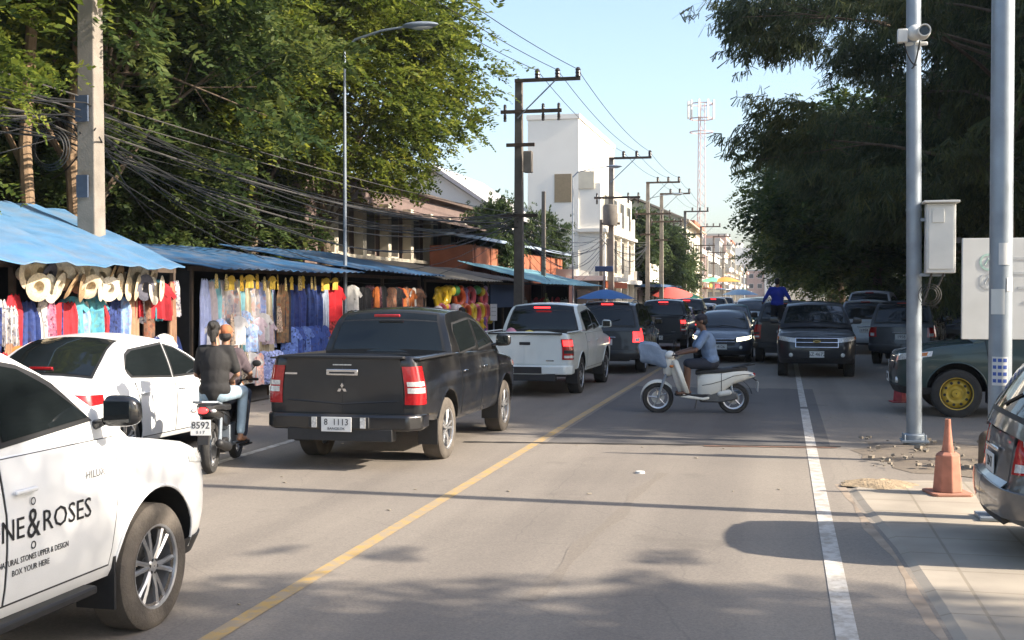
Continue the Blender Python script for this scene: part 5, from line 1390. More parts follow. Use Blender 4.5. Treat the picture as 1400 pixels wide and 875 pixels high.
def ball_mesh(): return MB().ell((0, 0, -.2), (.19, .19, .19), nu=18, nv=12)
def bag_mesh():
    mb = MB(); mb.box((0, 0, -.32), (.36, .12, .34), taper=.8); mb.tube([(-.1, 0, -.16), (-.08, 0, -.03), (.08, 0, -.03), (.1, 0, -.16)], .012, 6); return mb
def fig_mesh():   # inflatable animal-like float: rounded body with two ends
    mb = MB(); mb.ell((0, 0, -.42), (.15, .1, .30)); mb.ell((0, -.02, -.12), (.12, .09, .12)); mb.cap((-.1, 0, -.3), .05, (-.25, 0, -.4), .04); mb.cap((.1, 0, -.3), .05, (.25, 0, -.4), .04); return mb
STRAW = mat('straw', (.55, .46, .30), .85, noise=.22, scale=30, objc=True, bump=.5, bscale=80)
VINYL = mat('shiny_vinyl', (1, 1, 1), .3, noise=.1, objc=True)
GM = {}
def proto(k, mb, m, **kw):
    o = mb.build(k, m, None, **kw); GM[k] = o.data; bpy.data.objects.remove(o)
proto('shirt', shirt_mesh(), CLOTH); proto('printed_shirt', shirt_mesh(), PRINT); proto('patterned_shirt', shirt_mesh(), PRINT2)
for i in range(3):
    proto('dress%d' % i, strip_mesh(.40, 1.25, i), PRINT); proto('fabric%d' % i, strip_mesh(.34, 1.5, i + 5), CLOTH); proto('scarf%d' % i, strip_mesh(.26, .75, i + 9), PRINT2)
proto('trousers', pants_mesh(), PRINT2); proto('straw_hat', hat_mesh(), [STRAW, BLACK]); proto('swim_ring', ring_mesh(), VINYL); proto('ball', ball_mesh(), VINYL); proto('bag', bag_mesh(), CLOTH, bevel=0); proto('float_toy', fig_mesh(), VINYL)
ORD = ['first', 'second', 'third', 'fourth', 'fifth', 'sixth', 'seventh', 'eighth', 'ninth', 'tenth', 'eleventh', 'twelfth', 'thirteenth', 'fourteenth', 'fifteenth', 'sixteenth', 'seventeenth', 'eighteenth', 'nineteenth', 'twentieth', 'twenty-first', 'twenty-second', 'twenty-third', 'twenty-fourth', 'twenty-fifth', 'twenty-sixth', 'twenty-seventh', 'twenty-eighth', 'twenty-ninth', 'thirtieth', 'thirty-first', 'thirty-second', 'thirty-third', 'thirty-fourth', 'thirty-fifth', 'thirty-sixth']
def good(mesh, nm, label, cat, x, y, z, rz, s, col, group, rx=0):
    o = bpy.data.objects.new(nm, GM[mesh]); C.objects.link(o); o.location = (x, y, z); o.rotation_euler = (rx, 0, rz); o.scale = (s, s, s) if not isinstance(s, tuple) else s
    o.color = (*col, 1); o['painted'] = 1; tag(o, label, cat, group); return o
def row(y0, y1, n, z, x, items, where, group, jz=.03, sc=1, face=1.35):
    """items: list of (mesh,name,cat,colour,colour word)"""
    for i in range(n):
        mesh, nm, cat, col, cw_ = items[i] if i < len(items) and len(items) == n else items[rs.randrange(len(items))]
        y = lerp(y0, y1, (i + .5) / n) + rs.uniform(-.04, .04)
        j = rs.uniform(.85, 1.15); c = tuple(min(1, q * j) for q in col)
        s = sc * rs.uniform(.9, 1.08)
        good(mesh, nm, '%s %s, %s from left in the %s' % (cw_, cat, ORD[i], where), cat, x + rs.uniform(-.05, .05), y, z + rs.uniform(-jz, jz), face + rs.uniform(-.4, .4), s, c, group)
rs = random.Random(21)
# stall A
hats = [('pale cream', (.62, .52, .36)), ('cream', (.60, .50, .33)), ('dark grey', (.10, .10, .13)), ('whitish', (.66, .60, .48)), ('pale', (.62, .55, .42)), ('cream', (.58, .49, .34)), ('whitish', (.66, .62, .52)), ('pale cream', (.6, .52, .38)), ('tan', (.40, .27, .14)), ('brown', (.33, .22, .12)), ('cream', (.62, .52, .37)), ('pale', (.64, .57, .44)), ('whitish', (.66, .6, .5)), ('cream', (.6, .5, .36))]
for r_ in range(2):
    for i in range(14):
        w_, c_ = hats[(i + r_ * 5) % 14]; y = lerp(13.9, 17.1, i / 13) + rs.uniform(-.03, .03) + r_ * .11
        good('straw_hat', 'straw_hat', '%s straw hat, %s from left in the %s row under the light blue awning' % (w_, ORD[i], ('upper', 'lower')[r_]), 'straw hat', -9.62 + r_ * .08, y, 2.26 - r_ * .17 + rs.uniform(-.03, .03), PI / 2 + rs.uniform(-.5, .5), rs.uniform(.9, 1.1), c_, 'straw hats hung under the awning', rx=R(-78) + rs.uniform(-.3, .3))
RED_, NAV, TEA, ORA, PIN, BRO, WHI, BLK, LBL, YEL, GRE, PUR = (.42, .02, .03), (.025, .045, .16), (.08, .3, .36), (.5, .14, .03), (.5, .18, .25), (.2, .1, .06), (.6, .58, .55), (.02, .02, .022), (.25, .38, .62), (.62, .42, .06), (.06, .25, .09), (.2, .1, .3)
itA = [('dress0', 'dress', 'dress', NAV, 'blue printed'), ('dress1', 'dress', 'dress', RED_, 'red printed'), ('shirt', 'shirt', 'shirt', RED_, 'plain red'), ('printed_shirt', 'shirt', 'shirt', TEA, 'teal printed'), ('fabric1', 'long_cloth', 'cloth', (.35, .2, .12), 'tan'), ('scarf0', 'scarf', 'scarf', WHI, 'white striped'), ('fabric0', 'long_cloth', 'cloth', WHI, 'long white'), ('dress2', 'dress', 'dress', BRO, 'brown printed'), ('trousers', 'trousers', 'trousers', NAV, 'navy'), ('scarf2', 'scarf', 'scarf', PIN, 'pink'), ('dress1', 'dress', 'dress', LBL, 'light blue printed')]
row(12.4, 16.5, 27, 1.92, -9.8, itA, 'back row below hats', 'clothes hung in the hat stall', sc=.78, jz=.09)
row(15.75, 16.1, 0, 1.8, -9.82, itA, '', '')
row(16.6, 18.1, 12, 2.2, -9.74, [itA[4], itA[5], ('scarf1', 'scarf', 'scarf', RED_, 'red rainbow'), itA[2], itA[7], ('scarf0', 'scarf', 'scarf', TEA, 'teal'), ('dress1', 'dress', 'dress', (.5, .3, .1), 'orange printed'), ('printed_shirt', 'shirt', 'shirt', BRO, 'beige printed'), ('scarf2', 'scarf', 'scarf', PUR, 'purple')], 'upper right rack of hat stall', 'clothes hung in the hat stall', sc=.8)
row(16.6, 18.1, 7, 1.35, -9.74, [('printed_shirt', 'shirt', 'shirt', YEL, 'yellow printed'), ('shirt', 'shirt', 'shirt', LBL, 'blue'), ('shirt', 'shirt', 'shirt', WHI, 'white'), itA[0]], 'lower right rack of hat stall', 'clothes hung in the hat stall', sc=.8)
row(12.4, 16.4, 13, .95, -9.5, [('bag', 'bag', 'bag', RED_, 'red'), ('bag', 'bag', 'bag', ORA, 'orange'), ('bag', 'bag', 'bag', TEA, 'teal'), ('bag', 'bag', 'bag', NAV, 'navy'), ('printed_shirt', 'shirt', 'shirt', LBL, 'light blue')], 'row above the white car roof', 'goods at counter height', sc=.9)
row(12.4, 16.5, 23, 1.3, -9.66, itA + [('printed_shirt', 'shirt', 'shirt', ORA, 'orange printed'), ('bag', 'bag', 'bag', YEL, 'yellow')], 'middle tier under hats', 'clothes hung in the hat stall', sc=.62, jz=.10)
# stall B
pas = [('fabric0', 'long_cloth', 'cloth', (.42, .47, .70), 'pale lavender'), ('fabric1', 'long_cloth', 'cloth', (.55, .48, .50), 'pale pink'), ('fabric2', 'long_cloth', 'cloth', (.33, .48, .68), 'pale blue'), ('dress0', 'dress', 'dress', (.6, .55, .55), 'pale printed'), ('fabric0', 'long_cloth', 'cloth', (.58, .5, .36), 'cream'), ('fabric2', 'long_cloth', 'cloth', (.22, .45, .50), 'turquoise'), ('dress2', 'dress', 'dress', (.45, .5, .75), 'pale blue printed')]
row(18.85, 21.9, 16, 2.24, -9.72, pas, 'pastel rack', 'pastel clothes in the fabric stall', sc=1.0)
row(18.9, 22, 12, 1.62, -9.62, [('shirt', 'shirt', 'shirt', (.62, .6, .6), 'white'), ('printed_shirt', 'shirt', 'shirt', (.40, .52, .75), 'blue printed'), ('scarf1', 'scarf', 'scarf', (.55, .42, .30), 'beige'), ('shirt', 'shirt', 'shirt', (.5, .4, .45), 'pale mauve')], 'front of pastel rack', 'pastel clothes in the fabric stall', sc=.68, jz=.16)
row(18.9, 24.8, 18, 2.36, -9.55, [('shirt', 'shirt', 'shirt', YEL, 'yellow'), ('scarf1', 'scarf', 'scarf', (.6, .48, .2), 'straw yellow'), ('scarf0', 'scarf', 'scarf', YEL, 'yellow')], 'yellow fringe of fabric stall', 'yellow items along the stall beam', sc=.36)
row(22.3, 24.3, 12, 2.2, -9.72, [('dress0', 'dress', 'dress', (.02, .035, .14), 'navy printed'), ('dress1', 'dress', 'dress', (.03, .05, .2), 'blue printed'), ('fabric1', 'long_cloth', 'cloth', (.012, .02, .07), 'dark navy'), ('dress2', 'dress', 'dress', (.025, .05, .18), 'navy floral')], 'navy rack', 'navy clothes in the fabric stall', sc=1.05)
row(22.3, 24.3, 8, 1.35, -9.62, [('printed_shirt', 'shirt', 'shirt', (.04, .08, .3), 'blue patterned'), ('patterned_shirt', 'shirt', 'shirt', (.12, .2, .5), 'bright blue')], 'front of navy rack', 'navy clothes in the fabric stall', sc=.9)
good('fabric2', 'long_cloth', 'long pale blue cloth hanging beside the bright red shirt', 'cloth', -9.66, 24.45, 2.2, 1.35, (.8, 1, 1), (.45, .5, .6), 'single clothes at the fabric stall end')
good('shirt', 'shirt', 'bright red plain shirt hung high at the right end of the fabric stall', 'shirt', -9.6, 24.85, 2.22, 1.3, 1.1, (.55, .012, .02), 'single clothes at the fabric stall end')
good('trousers', 'trousers', 'red and white trousers hanging under the bright red shirt', 'trousers', -9.62, 24.8, 1.45, 1.3, .9, (.4, .04, .04), 'single clothes at the fabric stall end')
row(18.9, 21.8, 10, .95, -9.56, [('shirt', 'shirt', 'shirt', (.62, .6, .6), 'white'), ('patterned_shirt', 'shirt', 'shirt', (.35, .42, .7), 'blue patterned'), ('printed_shirt', 'shirt', 'shirt', (.6, .4, .35), 'rose printed'), ('scarf2', 'scarf', 'scarf', (.5, .42, .3), 'beige')], 'bottom tier of pastel rack', 'pastel clothes in the fabric stall', sc=.85)
row(21.95, 22.4, 2, 2.2, -9.6, [('dress2', 'dress', 'dress', (.25, .15, .08), 'brown printed'), ('dress1', 'dress', 'dress', (.05, .05, .06), 'black printed')], 'gap between pastel and navy racks', 'dark dresses between the racks')
# stall C
itC = [('shirt', 'shirt', 'shirt', NAV, 'navy'), ('shirt', 'shirt', 'shirt', BLK, 'black'), ('printed_shirt', 'shirt', 'shirt', BRO, 'brown printed'), ('shirt', 'shirt', 'shirt', ORA, 'orange'), ('shirt', 'shirt', 'shirt', (.3, .04, .03), 'dark red'), ('patterned_shirt', 'shirt', 'shirt', BLK, 'black and white'), ('shirt', 'shirt', 'shirt', WHI, 'white'), ('scarf0', 'scarf', 'scarf', (.25, .12, .14), 'maroon')]
row(25.7, 31.8, 24, 2.2, -9.7, itC, 'dim clothing stall upper row', 'clothes in the dim clothing stall', sc=.9)
row(25.7, 31.8, 22, 1.65, -9.62, itC, 'dim clothing stall middle row', 'clothes in the dim clothing stall', sc=.9)
row(26, 31.8, 11, 1.1, -9.62, itC, 'dim clothing stall lower row', 'clothes in the dim clothing stall', sc=.85)
# stall D
itD = [('swim_ring', 'swim_ring', 'swim ring', (.7, .12, .03), 'orange'), ('swim_ring', 'swim_ring', 'swim ring', (.75, .5, .03), 'yellow'), ('ball', 'ball', 'beach ball', (.7, .55, .05), 'yellow'), ('float_toy', 'float_toy', 'float toy', (.72, .45, .02), 'yellow'), ('float_toy', 'float_toy', 'float toy', (.65, .15, .3), 'pink'), ('ball', 'ball', 'beach ball', (.1, .4, .12), 'green'), ('ball', 'ball', 'beach ball', (.65, .6, .65), 'white'), ('float_toy', 'float_toy', 'float toy', (.35, .25, .5), 'lilac'), ('swim_ring', 'swim_ring', 'swim ring', (.6, .1, .12), 'red')]
row(32.6, 39, 15, 2.25, -9.65, itD, 'toy stall top row', 'toys hung at the toy stall', sc=.85, jz=.06)
row(32.6, 39, 15, 1.75, -9.58, itD, 'toy stall middle row', 'toys hung at the toy stall', sc=.85, jz=.06)
row(32.6, 39, 14, 1.25, -9.5, itD[:5] + [('shirt', 'shirt', 'shirt', NAV, 'navy'), ('printed_shirt', 'shirt', 'shirt', PUR, 'purple printed')], 'toy stall bottom row', 'toys hung at the toy stall', sc=.8, jz=.06)
# far shop fronts: few goods
row(45.5, 57.5, 10, 1.9, -10.15, [('bag', 'bag', 'bag', BRO, 'brown'), ('bag', 'bag', 'bag', WHI, 'pale'), ('shirt', 'shirt', 'shirt', RED_, 'red')], 'dark shop under cyan awning', 'goods in the dark shop', sc=.8)
good('bag', 'bag', 'glowing yellow green bag hanging in the dark shop under the cyan awning', 'bag', -9.7, 49.5, 2.1, 1.3, (.8, 1, 1.8), (.45, .5, .2), None)

def umbrella(label, x, y, z, r, cols, tilt=0):
    t = empty('parasol', (x, y, 0), 0, label, 'parasol'); t.rotation_euler = (tilt, 0, .3)
    mb = MB(); mb.tube([(0, 0, 0), (0, 0, z + .3)], .022, 8); mb.build('pole', WHITEM, t)
    mb = MB(); n = 8; P = []
    for i in range(7):
        f = i / 6; ring = []
        for j in range(n * 3 + 1):
            a = 2 * PI * (j % (n * 3)) / (n * 3); sc_ = 1 - .05 * (1 - abs((j % 3) - 0) / 1.5 if j % 3 else -0.0)
            ring.append(V(r * f * math.cos(a), r * f * math.sin(a), z + .32 * r * (1 - f ** 1.5) - (.02 if j % 3 == 0 else 0) * f))
        P.append(ring)
    ms = [mat('parasol_%.2f_%.2f_%.2f' % c, c, .7, noise=.08, scale=3) for c in cols]
    for j in range(n * 3):
        mb.grid([[ring[j], ring[j + 1]] for ring in P], (j // 3) % len(ms))
    mb.build('canopy', ms, t)
umbrella('large blue parasol above the roof of the black sport utility car', XY(828, 47), 47, 1.85, 1.15, [(.05, .17, .42)])
umbrella('coral red market parasol far down on the left', XY(916, 96), 96, 2.1, 1.7, [(.6, .10, .08)], R(12))
umbrella('green and yellow striped parasol next to the coral red one', XY(938, 104), 104, 1.7, 1.6, [(.1, .4, .22), (.65, .5, .12), (.6, .2, .1)])
umbrella('orange parasol in the distant market', XY(992, 150), 150, 3.6, 1.9, [(.65, .25, .05)])
umbrella('green parasol beside the orange one in the distant market', XY(975, 150), 150, 3.6, 1.7, [(.12, .42, .28)])
umbrella('small blue parasol in front of the farthest queueing cars', XY(1012, 130), 130, 2.0, 1.9, [(.2, .35, .55)])

# ================================================================== BUILDINGS
CREAM = mat('cream_wall', (.62, .56, .44), .85, noise=.07, scale=1, dirt=.12); WHITEW = mat('white_wall', (.80, .76, .68), .85, noise=.04, scale=.6); BRICK = mat('orange_wall', (.36, .12, .06), .85, noise=.2, scale=2)
BROOF = mat('brown_roof_sheet', (.10, .07, .055), .85, noise=.3, scale=3); SHADE = mat('dark_opening', (.05, .045, .04), .4, noise=.3, scale=2); GREYB = mat('grey_plaster', (.40, .38, .35), .85, noise=.1, scale=.8, dirt=.15)
PINKB = mat('pinkish_wall', (.52, .34, .27), .85, noise=.1, scale=.8); LBROOF = mat('pale_blue_roof', (.38, .46, .58), .6, noise=.1)
def bx(t, nm, c, d, m, par=None, bevel=0): return MB().box(c, d).build(nm, m, par or t, smooth=False, bevel=bevel)
def win(t, x, y, z, w, h, axis, m=None, frame=None, d=.12, sill=True):
    """window recess look: frame proud of the wall, glass inside; axis 'x' = on a wall facing +x, 'y' = facing -y"""
    if axis == 'x':
        f = bx(t, 'window', (x + .03, y, z), (.10, w + .16, h + .16), frame or WHITEM); bx(t, 'pane', (x + .06, y, z), (.06, w, h), m or GLASS, f)
        if sill: bx(t, 'sill', (x + .10, y, z - h / 2 - .12), (.24, w + .3, .06), frame or WHITEM, f)
    else:
        f = bx(t, 'window', (x, y - .03, z), (w + .16, .10, h + .16), frame or WHITEM); bx(t, 'pane', (x, y - .06, z), (w, .06, h), m or GLASS, f)
        if sill: bx(t, 'sill', (x, y - .10, z - h / 2 - .12), (w + .3, .24, .06), frame or WHITEM, f)
# brown-roofed two-storey house behind the stalls
t = empty('shophouse', (0, 0, 0), 0, 'old two-storey shophouse with brown sheet roofs and pale pillars behind the stalls', 'building')
bx(t, 'wall', (-19, 47, 3.1), (9, 24, 6.2), mat('maroon_grey_wall', (.17, .12, .105), .85, noise=.15, scale=1.5))
MB().prism([(-24.5, 6.9), (-14.2, 6.0), (-14.2, 6.12), (-24.5, 7.02)], 34.6, 59.4, 'y').build('roof', BROOF, t, smooth=False)
MB().prism([(-15.0, 5.3), (-12.6, 4.75), (-12.6, 4.83), (-15.0, 5.4)], 36, 59, 'y').build('verandah_roof', BROOF, t, smooth=False)
for k in range(9): bx(t, 'pillar', (-14.2, 36.5 + k * 2.7, 2.8), (.34, .34, 5.0), CREAM)
for k in range(8): win(t, -14.48, 37.9 + k * 2.7, 4.2, 1.3, 1.5, 'x', SHADE, CREAM)
bx(t, 'balcony_rail', (-14.05, 47, 3.3), (.1, 22, .12), CREAM)
bx(t, 'balcony_floor', (-14.1, 47, 2.75), (1.2, 23, .2), GREYB)
t = empty('house', (0, 0, 0), 0, 'small white gabled house peeking over the brown roofs', 'building')
MB().prism([(-21, 0), (-14.5, 0), (-14.5, 6.3), (-17.7, 8.4), (-21, 6.3)], 60, 70, 'y').build('wall', WHITEW, t, smooth=False)
MB().prism([(-21.4, 6.3), (-17.7, 8.75), (-14.1, 6.3), (-14.1, 6.1), (-17.7, 8.5), (-21.4, 6.1)], 59.6, 70.4, 'y').build('roof', mat('pale_gable_roof', (.45, .43, .42), .8), t, smooth=False)
for k in range(2): win(t, -16.2 - k * 2.4, 60, 5, 1.2, 1.3, 'y', SHADE, CREAM)
t = empty('white_block', (0, 0, 0), 0, 'white rendered building glimpsed through gaps in the left trees', 'building')
bx(t, 'wall', (-27, 31, 4.0), (7, 18, 8), WHITEW)
for k in range(4): win(t, -23.5, 26 + k * 3.2, 5.2, 1.2, 1.4, 'x', SHADE, GREYB)
for k in range(2): win(t, -25.4 - k * 2.6, 24, 5.2, 1.2, 1.4, 'y', SHADE, GREYB)
# orange wall shed
t = empty('shed', (0, 0, 0), 0, 'low orange-walled shed with a pale blue sheet roof behind the cyan awning', 'building')
bx(t, 'wall', (-13.0, 56.5, 2.0), (1.8, 20, 4.0), BRICK)
MB().prism([(-14.4, 4.6), (-11.7, 4.2), (-11.7, 4.32), (-14.4, 4.72)], 46.2, 66.9, 'y').build('roof', LBROOF, t, smooth=False)
for k in range(8): bx(t, 'wall_rib', (-12.08, 46.8 + k * 2.7, 2.0), (.05, .12, 4.1), BRICK)
# white building
t = empty('office_building', (0, 0, 0), 0, 'tall plain white building with blank walls and a columned lower front', 'building')
X0, Y0, Y1, H = -12.7, 75.5, 92, 13.2
bx(t, 'wall', (X0 - 1.65, (Y0 + Y1) / 2, H / 2), (3.3, Y1 - Y0, H), WHITEW); bx(t, 'rear_wing', (X0 - 6.8, Y0 + 9.5, 3.9), (7, 14, 7.8), WHITEW)
bx(t, 'parapet', (X0 - 1.65, (Y0 + Y1) / 2, H + .15), (3.46, Y1 - Y0 + .16, .3), WHITEW)
bx(t, 'bay', (X0 + .7, 83.6, 6.0), (1.4, 16, 6.2), WHITEW)
for k in range(5): bx(t, 'column', (X0 + 1.5, 76.0 + k * 3.8, 3.9), (.35, .5, 7.6), WHITEW)
for k in range(4):
    for zz, hh in ((4.6, 2.5), (7.6, 2.0)): 
        f = bx(t, 'window', (X0 + 1.43, 77.9 + k * 3.8, zz), (.1, 2.3, hh), CREAM); bx(t, 'pane', (X0 + 1.46, 77.9 + k * 3.8, zz), (.08, 2.0, hh - .3), SHADE, f)
bx(t, 'ledge', (X0 + .9, 83.6, 6.1), (1.9, 16.6, .22), WHITEW); bx(t, 'ledge', (X0 + .9, 83.6, 2.9), (2.6, 16.6, .3), WHITEW)
bx(t, 'vertical_slot', (X0 - 1.0, 75.52, 8.8), (1.1, .12, 1.8), mat('ochre_recess', (.26, .2, .12), .8))
bx(t, 'balcony', (X0 + .5, 76.6, 9.3), (1.0, 2.2, 1.1), CREAM)
for k in range(1): win(t, X0 - 2.2 - k * 2.5, 75.5, 3.6, 1.4, 1.3, 'y', SHADE, CREAM)
# cream gable building beyond
t = empty('hall', (0, 0, 0), 0, 'cream hall with a wide low gable beyond the white building', 'building')
MB().prism([(-19.5, 0), (-9.9, 0), (-9.9, 9.7), (-14.7, 11.6), (-19.5, 9.7)], 122, 150, 'y').build('wall', CREAM, t, smooth=False)
MB().prism([(-20.2, 9.55), (-14.7, 11.95), (-9.2, 9.55), (-9.2, 9.35), (-14.7, 11.75), (-20.2, 9.35)], 121.4, 150, 'y').build('roof', mat('tan_roof', (.34, .27, .2), .8), t, smooth=False)
for k in range(4): win(t, -17.8 + k * 2.1, 122, 8.4, 1.4, 1.1, 'y', SHADE, WHITEM)
for k in range(4): win(t, -17.8 + k * 2.1, 122, 5.2, 1.4, 1.4, 'y', SHADE, WHITEM)
for k in range(6): win(t, -9.9, 125 + k * 4, 7.2, 1.6, 1.4, 'x', SHADE, WHITEM)
# far rows of shophouses
walls = [PINKB, CREAM, WHITEW, GREYB, CREAM, PINKB, WHITEW, CREAM, GREYB, WHITEW, CREAM, PINKB]
words = ['pinkish', 'cream', 'white', 'grey', 'pale cream', 'rose', 'whitish', 'sandy', 'dull grey', 'bright white', 'yellowish', 'faded pink']
rb = random.Random(5)
def shop(label, x, y, w, dy, h, m, fl, side=1):
    t = empty('shophouse', (x, y, 0), 0, label, 'building', 'far shophouses lining the road')
    bx(t, 'wall', (-side * w / 2, dy / 2, h / 2), (w, dy, h), m)
    bx(t, 'parapet', (-side * w / 2, dy / 2, h + .2), (w + .3, dy + .1, .4), rb.choice([m, GREYB, BRICK]))
    fh = h / fl
    for f in range(1, fl):
        for k in range(3):
            ww = dy / 3 - .7
            q = bx(t, 'window', (side * .03, dy * (k + .5) / 3, fh * (f + .5)), (.1, ww + .2, fh * .5 + .2), WHITEM); bx(t, 'pane', (side * .06, dy * (k + .5) / 3, fh * (f + .5)), (.08, ww, fh * .5), SHADE, q)
        bx(t, 'balcony', (side * .45, dy / 2, fh * f + .3), (.9, dy - .5, .7), rb.choice([m, CREAM, GREYB]))
        for k in range(2): q = bx(t, 'window', (-side * (w * (k + .5) / 2), -.03, fh * (f + .5)), (w * .25 + .2, .1, fh * .4 + .2), WHITEM); bx(t, 'pane', (-side * (w * (k + .5) / 2), -.06, fh * (f + .5)), (w * .25, .08, fh * .4), SHADE, q)
    bx(t, 'shopfront', (side * .04, dy / 2, 1.3), (.12, dy - .8, 2.3), SHADE)
    bx(t, 'awning', (side * .9, dy / 2, 2.9), (1.9, dy - .3, .12), rb.choice([BRICK, TARPD, GREYB, LBROOF]))
    bx(t, 'signboard', (side * .12, dy / 2, 3.5), (.14, dy * .7, .7), rb.choice([WHITEM, mat('red_board', (.4, .04, .03), .6), mat('green_board', (.05, .2, .1), .6), mat('yellow_board', (.55, .4, .06), .6)]))
y = 156
for k in range(12):
    dy = rb.uniform(12, 24); h = rb.uniform(7.5, 12.5) + k * .35
    shop('%s shophouse in the far row on the left, %s beyond the cream hall' % (words[k], ORD[k]), -10.6 - rb.uniform(0, .8), y, 12, dy, h, walls[k], max(2, int(h / 3.2))); y += dy + rb.uniform(0, 3)
yend = y
for k in range(5):
    h = rb.uniform(9, 17); shop('%s block closing the far end of the road, %s from the left' % (words[k + 4], ORD[k]), -11.5 + k * 5.6, yend + 25 + rb.uniform(-6, 6), 5.4, 10, h, walls[k + 4], max(2, int(h / 3.2)))
t = empty('shop', (0, 0, 0), 0, 'low white shop with an orange fringed canopy below the white building', 'building')
bx(t, 'wall', (-12.4, 69, 1.7), (2.6, 9, 3.4), GREYB); bx(t, 'awning', (-10.4, 69, 2.9), (2.2, 9.4, .25), WHITEW); bx(t, 'fringe', (-9.35, 69, 2.55), (.06, 9.0, .35), mat('orange_fringe', (.5, .13, .05), .8)); bx(t, 'shopfront', (-11.05, 69, 1.3), (.1, 8, 2.0), SHADE)
t = empty('shop', (0, 0, 0), 0, 'grey low shop under a dull blue awning before the roadside trees', 'building')
bx(t, 'wall', (-12.4, 101, 1.9), (3, 20, 3.8), GREYB); bx(t, 'awning', (-10.2, 101, 2.7), (2.4, 20, .2), TARPD); bx(t, 'shopfront', (-10.85, 101, 1.3), (.1, 18, 2.2), SHADE); bx(t, 'signboard', (-10.0, 95, 3.7), (.2, 7, 1.4), WHITEW)
# telecom tower
t = empty('telecom_tower', (XY(958, 165), 165, 0), .4, 'thin lattice telecom tower with antennas above the far roofs', 'tower')
PK = mat('pale_red_steel', (.5, .36, .34), .6)
H = 28; mb = MB()
for a in range(3):
    x_, y_ = math.cos(a * 2.094) * .7, math.sin(a * 2.094) * .7; mb.tube([(x_, y_, 0), (x_ * .7, y_ * .7, H)], .06, 5)
for k in range(22):
    for a in range(3):
        r1 = .7 * (1 - .3 * k / 22); x1, y1 = math.cos(a * 2.094) * r1, math.sin(a * 2.094) * r1; x2, y2 = math.cos((a + 1) * 2.094) * r1, math.sin((a + 1) * 2.094) * r1
        mb.tube([(x1, y1, k * H / 22), (x2, y2, (k + 1) * H / 22)], .03, 4)
mb.build('mast', PK, t)
mb = MB()
for z in (H - .2, H - 2.2, H - 4.0):
    mb.lathe([(1.5, z), (1.62, z), (1.62, z + .12), (1.5, z + .12), (1.5, z)], 12, 'z')
mb.build('platform', PK, t)
for a in range(9):
    mb = MB(); mb.box((1.75 * math.cos(a * .7), 1.75 * math.sin(a * .7), H - .9), (.25, .25, 2.4)); mb.build('antenna', WHITEM, t)
# small street signs
t = empty('street_sign', (XY(826, 62), 62, 0), 0, 'small blue street name sign on a pale post before the white building', 'sign'); MB().tube([(0, 0, 0), (0, 0, 3.4)], .05, 8).build('post', GALV, t); MB().box((0, -.06, 3.35), (.95, .05, .28)).build('plate', mat('sign_blue', (.05, .09, .2), .5), t, bevel=.02)
t = empty('street_sign', (XY(675, 38.5), 38.5, 0), .2, 'small white upright notice on a thin post before the closed dark stall', 'sign'); MB().tube([(0, 0, 0), (0, 0, 1.6)], .025, 8).build('post', GALV, t); MB().box((0, -.04, 1.42), (.22, .03, .55)).build('plate', PLATE, t, bevel=.005)
for k in range(3): MB().box((0, -.058, 1.58 - k * .13), (.15, .006, .03)).build('printed_line', GRY, bpy.data.objects['plate.001'] if 'plate.001' in bpy.data.objects else t)
t = empty('signboard', (XY(1017, 210), 210, 0), 0, 'square white advertising board on a post in the far street', 'sign'); MB().tube([(0, 0, 0), (0, 0, 8)], .12, 8).build('post', GALV, t); MB().box((0, -.2, 8.6), (3, .15, 3)).build('panel', PLATE, t); MB().box((0, -.3, 8.7), (1.1, .05, .9)).build('print', GRY, t)

# ================================================================== TREES
tree_proto('broad1', 'leaf', 1, 4.7, 7.6, 4.0, 120, 7600, .44, LEAF_L, .24, clr=1.0)
tree_proto('broad_hi', 'leaf', 11, 4.8, 8.9, 3.8, 115, 7000, .46, LEAF_L, .22, clr=1.0)
tree_proto('dense_hi', 'leaf', 13, 4.6, 8.2, 4.0, 100, 6000, .48, LEAF_D, .24, clr=1.0, droop=.35)
tree_proto('broad2', 'leaf', 2, 4.9, 7.4, 3.9, 110, 7600, .44, LEAF_L, .22, clr=1.05)
tree_proto('dense', 'leaf', 3, 4.6, 6.6, 4.4, 110, 5600, .60, LEAF_D, .26, clr=1.1, droop=.35)
tree_proto('casu1', 'needle', 4, 4.6, 9.2, 6.8, 130, 6500, .42, LEAF_C, .26, straight=True, clr=1.15, shell=.3)
tree_proto('casu2', 'needle', 5, 5.0, 8.6, 6.4, 110, 6500, .42, LEAF_C, .24, straight=True, clr=1.1, shell=.3)
tree_proto('casu_thin', 'needle', 14, 6.0, 8.8, 6.8, 84, 7000, .34, LEAF_C, .24, straight=True, clr=.85, shell=.5, fine=.8)
tree_proto('small', 'leaf', 6, 3.2, 4.6, 3.0, 60, 2400, .8, LEAF_F, .16, clr=1.0)
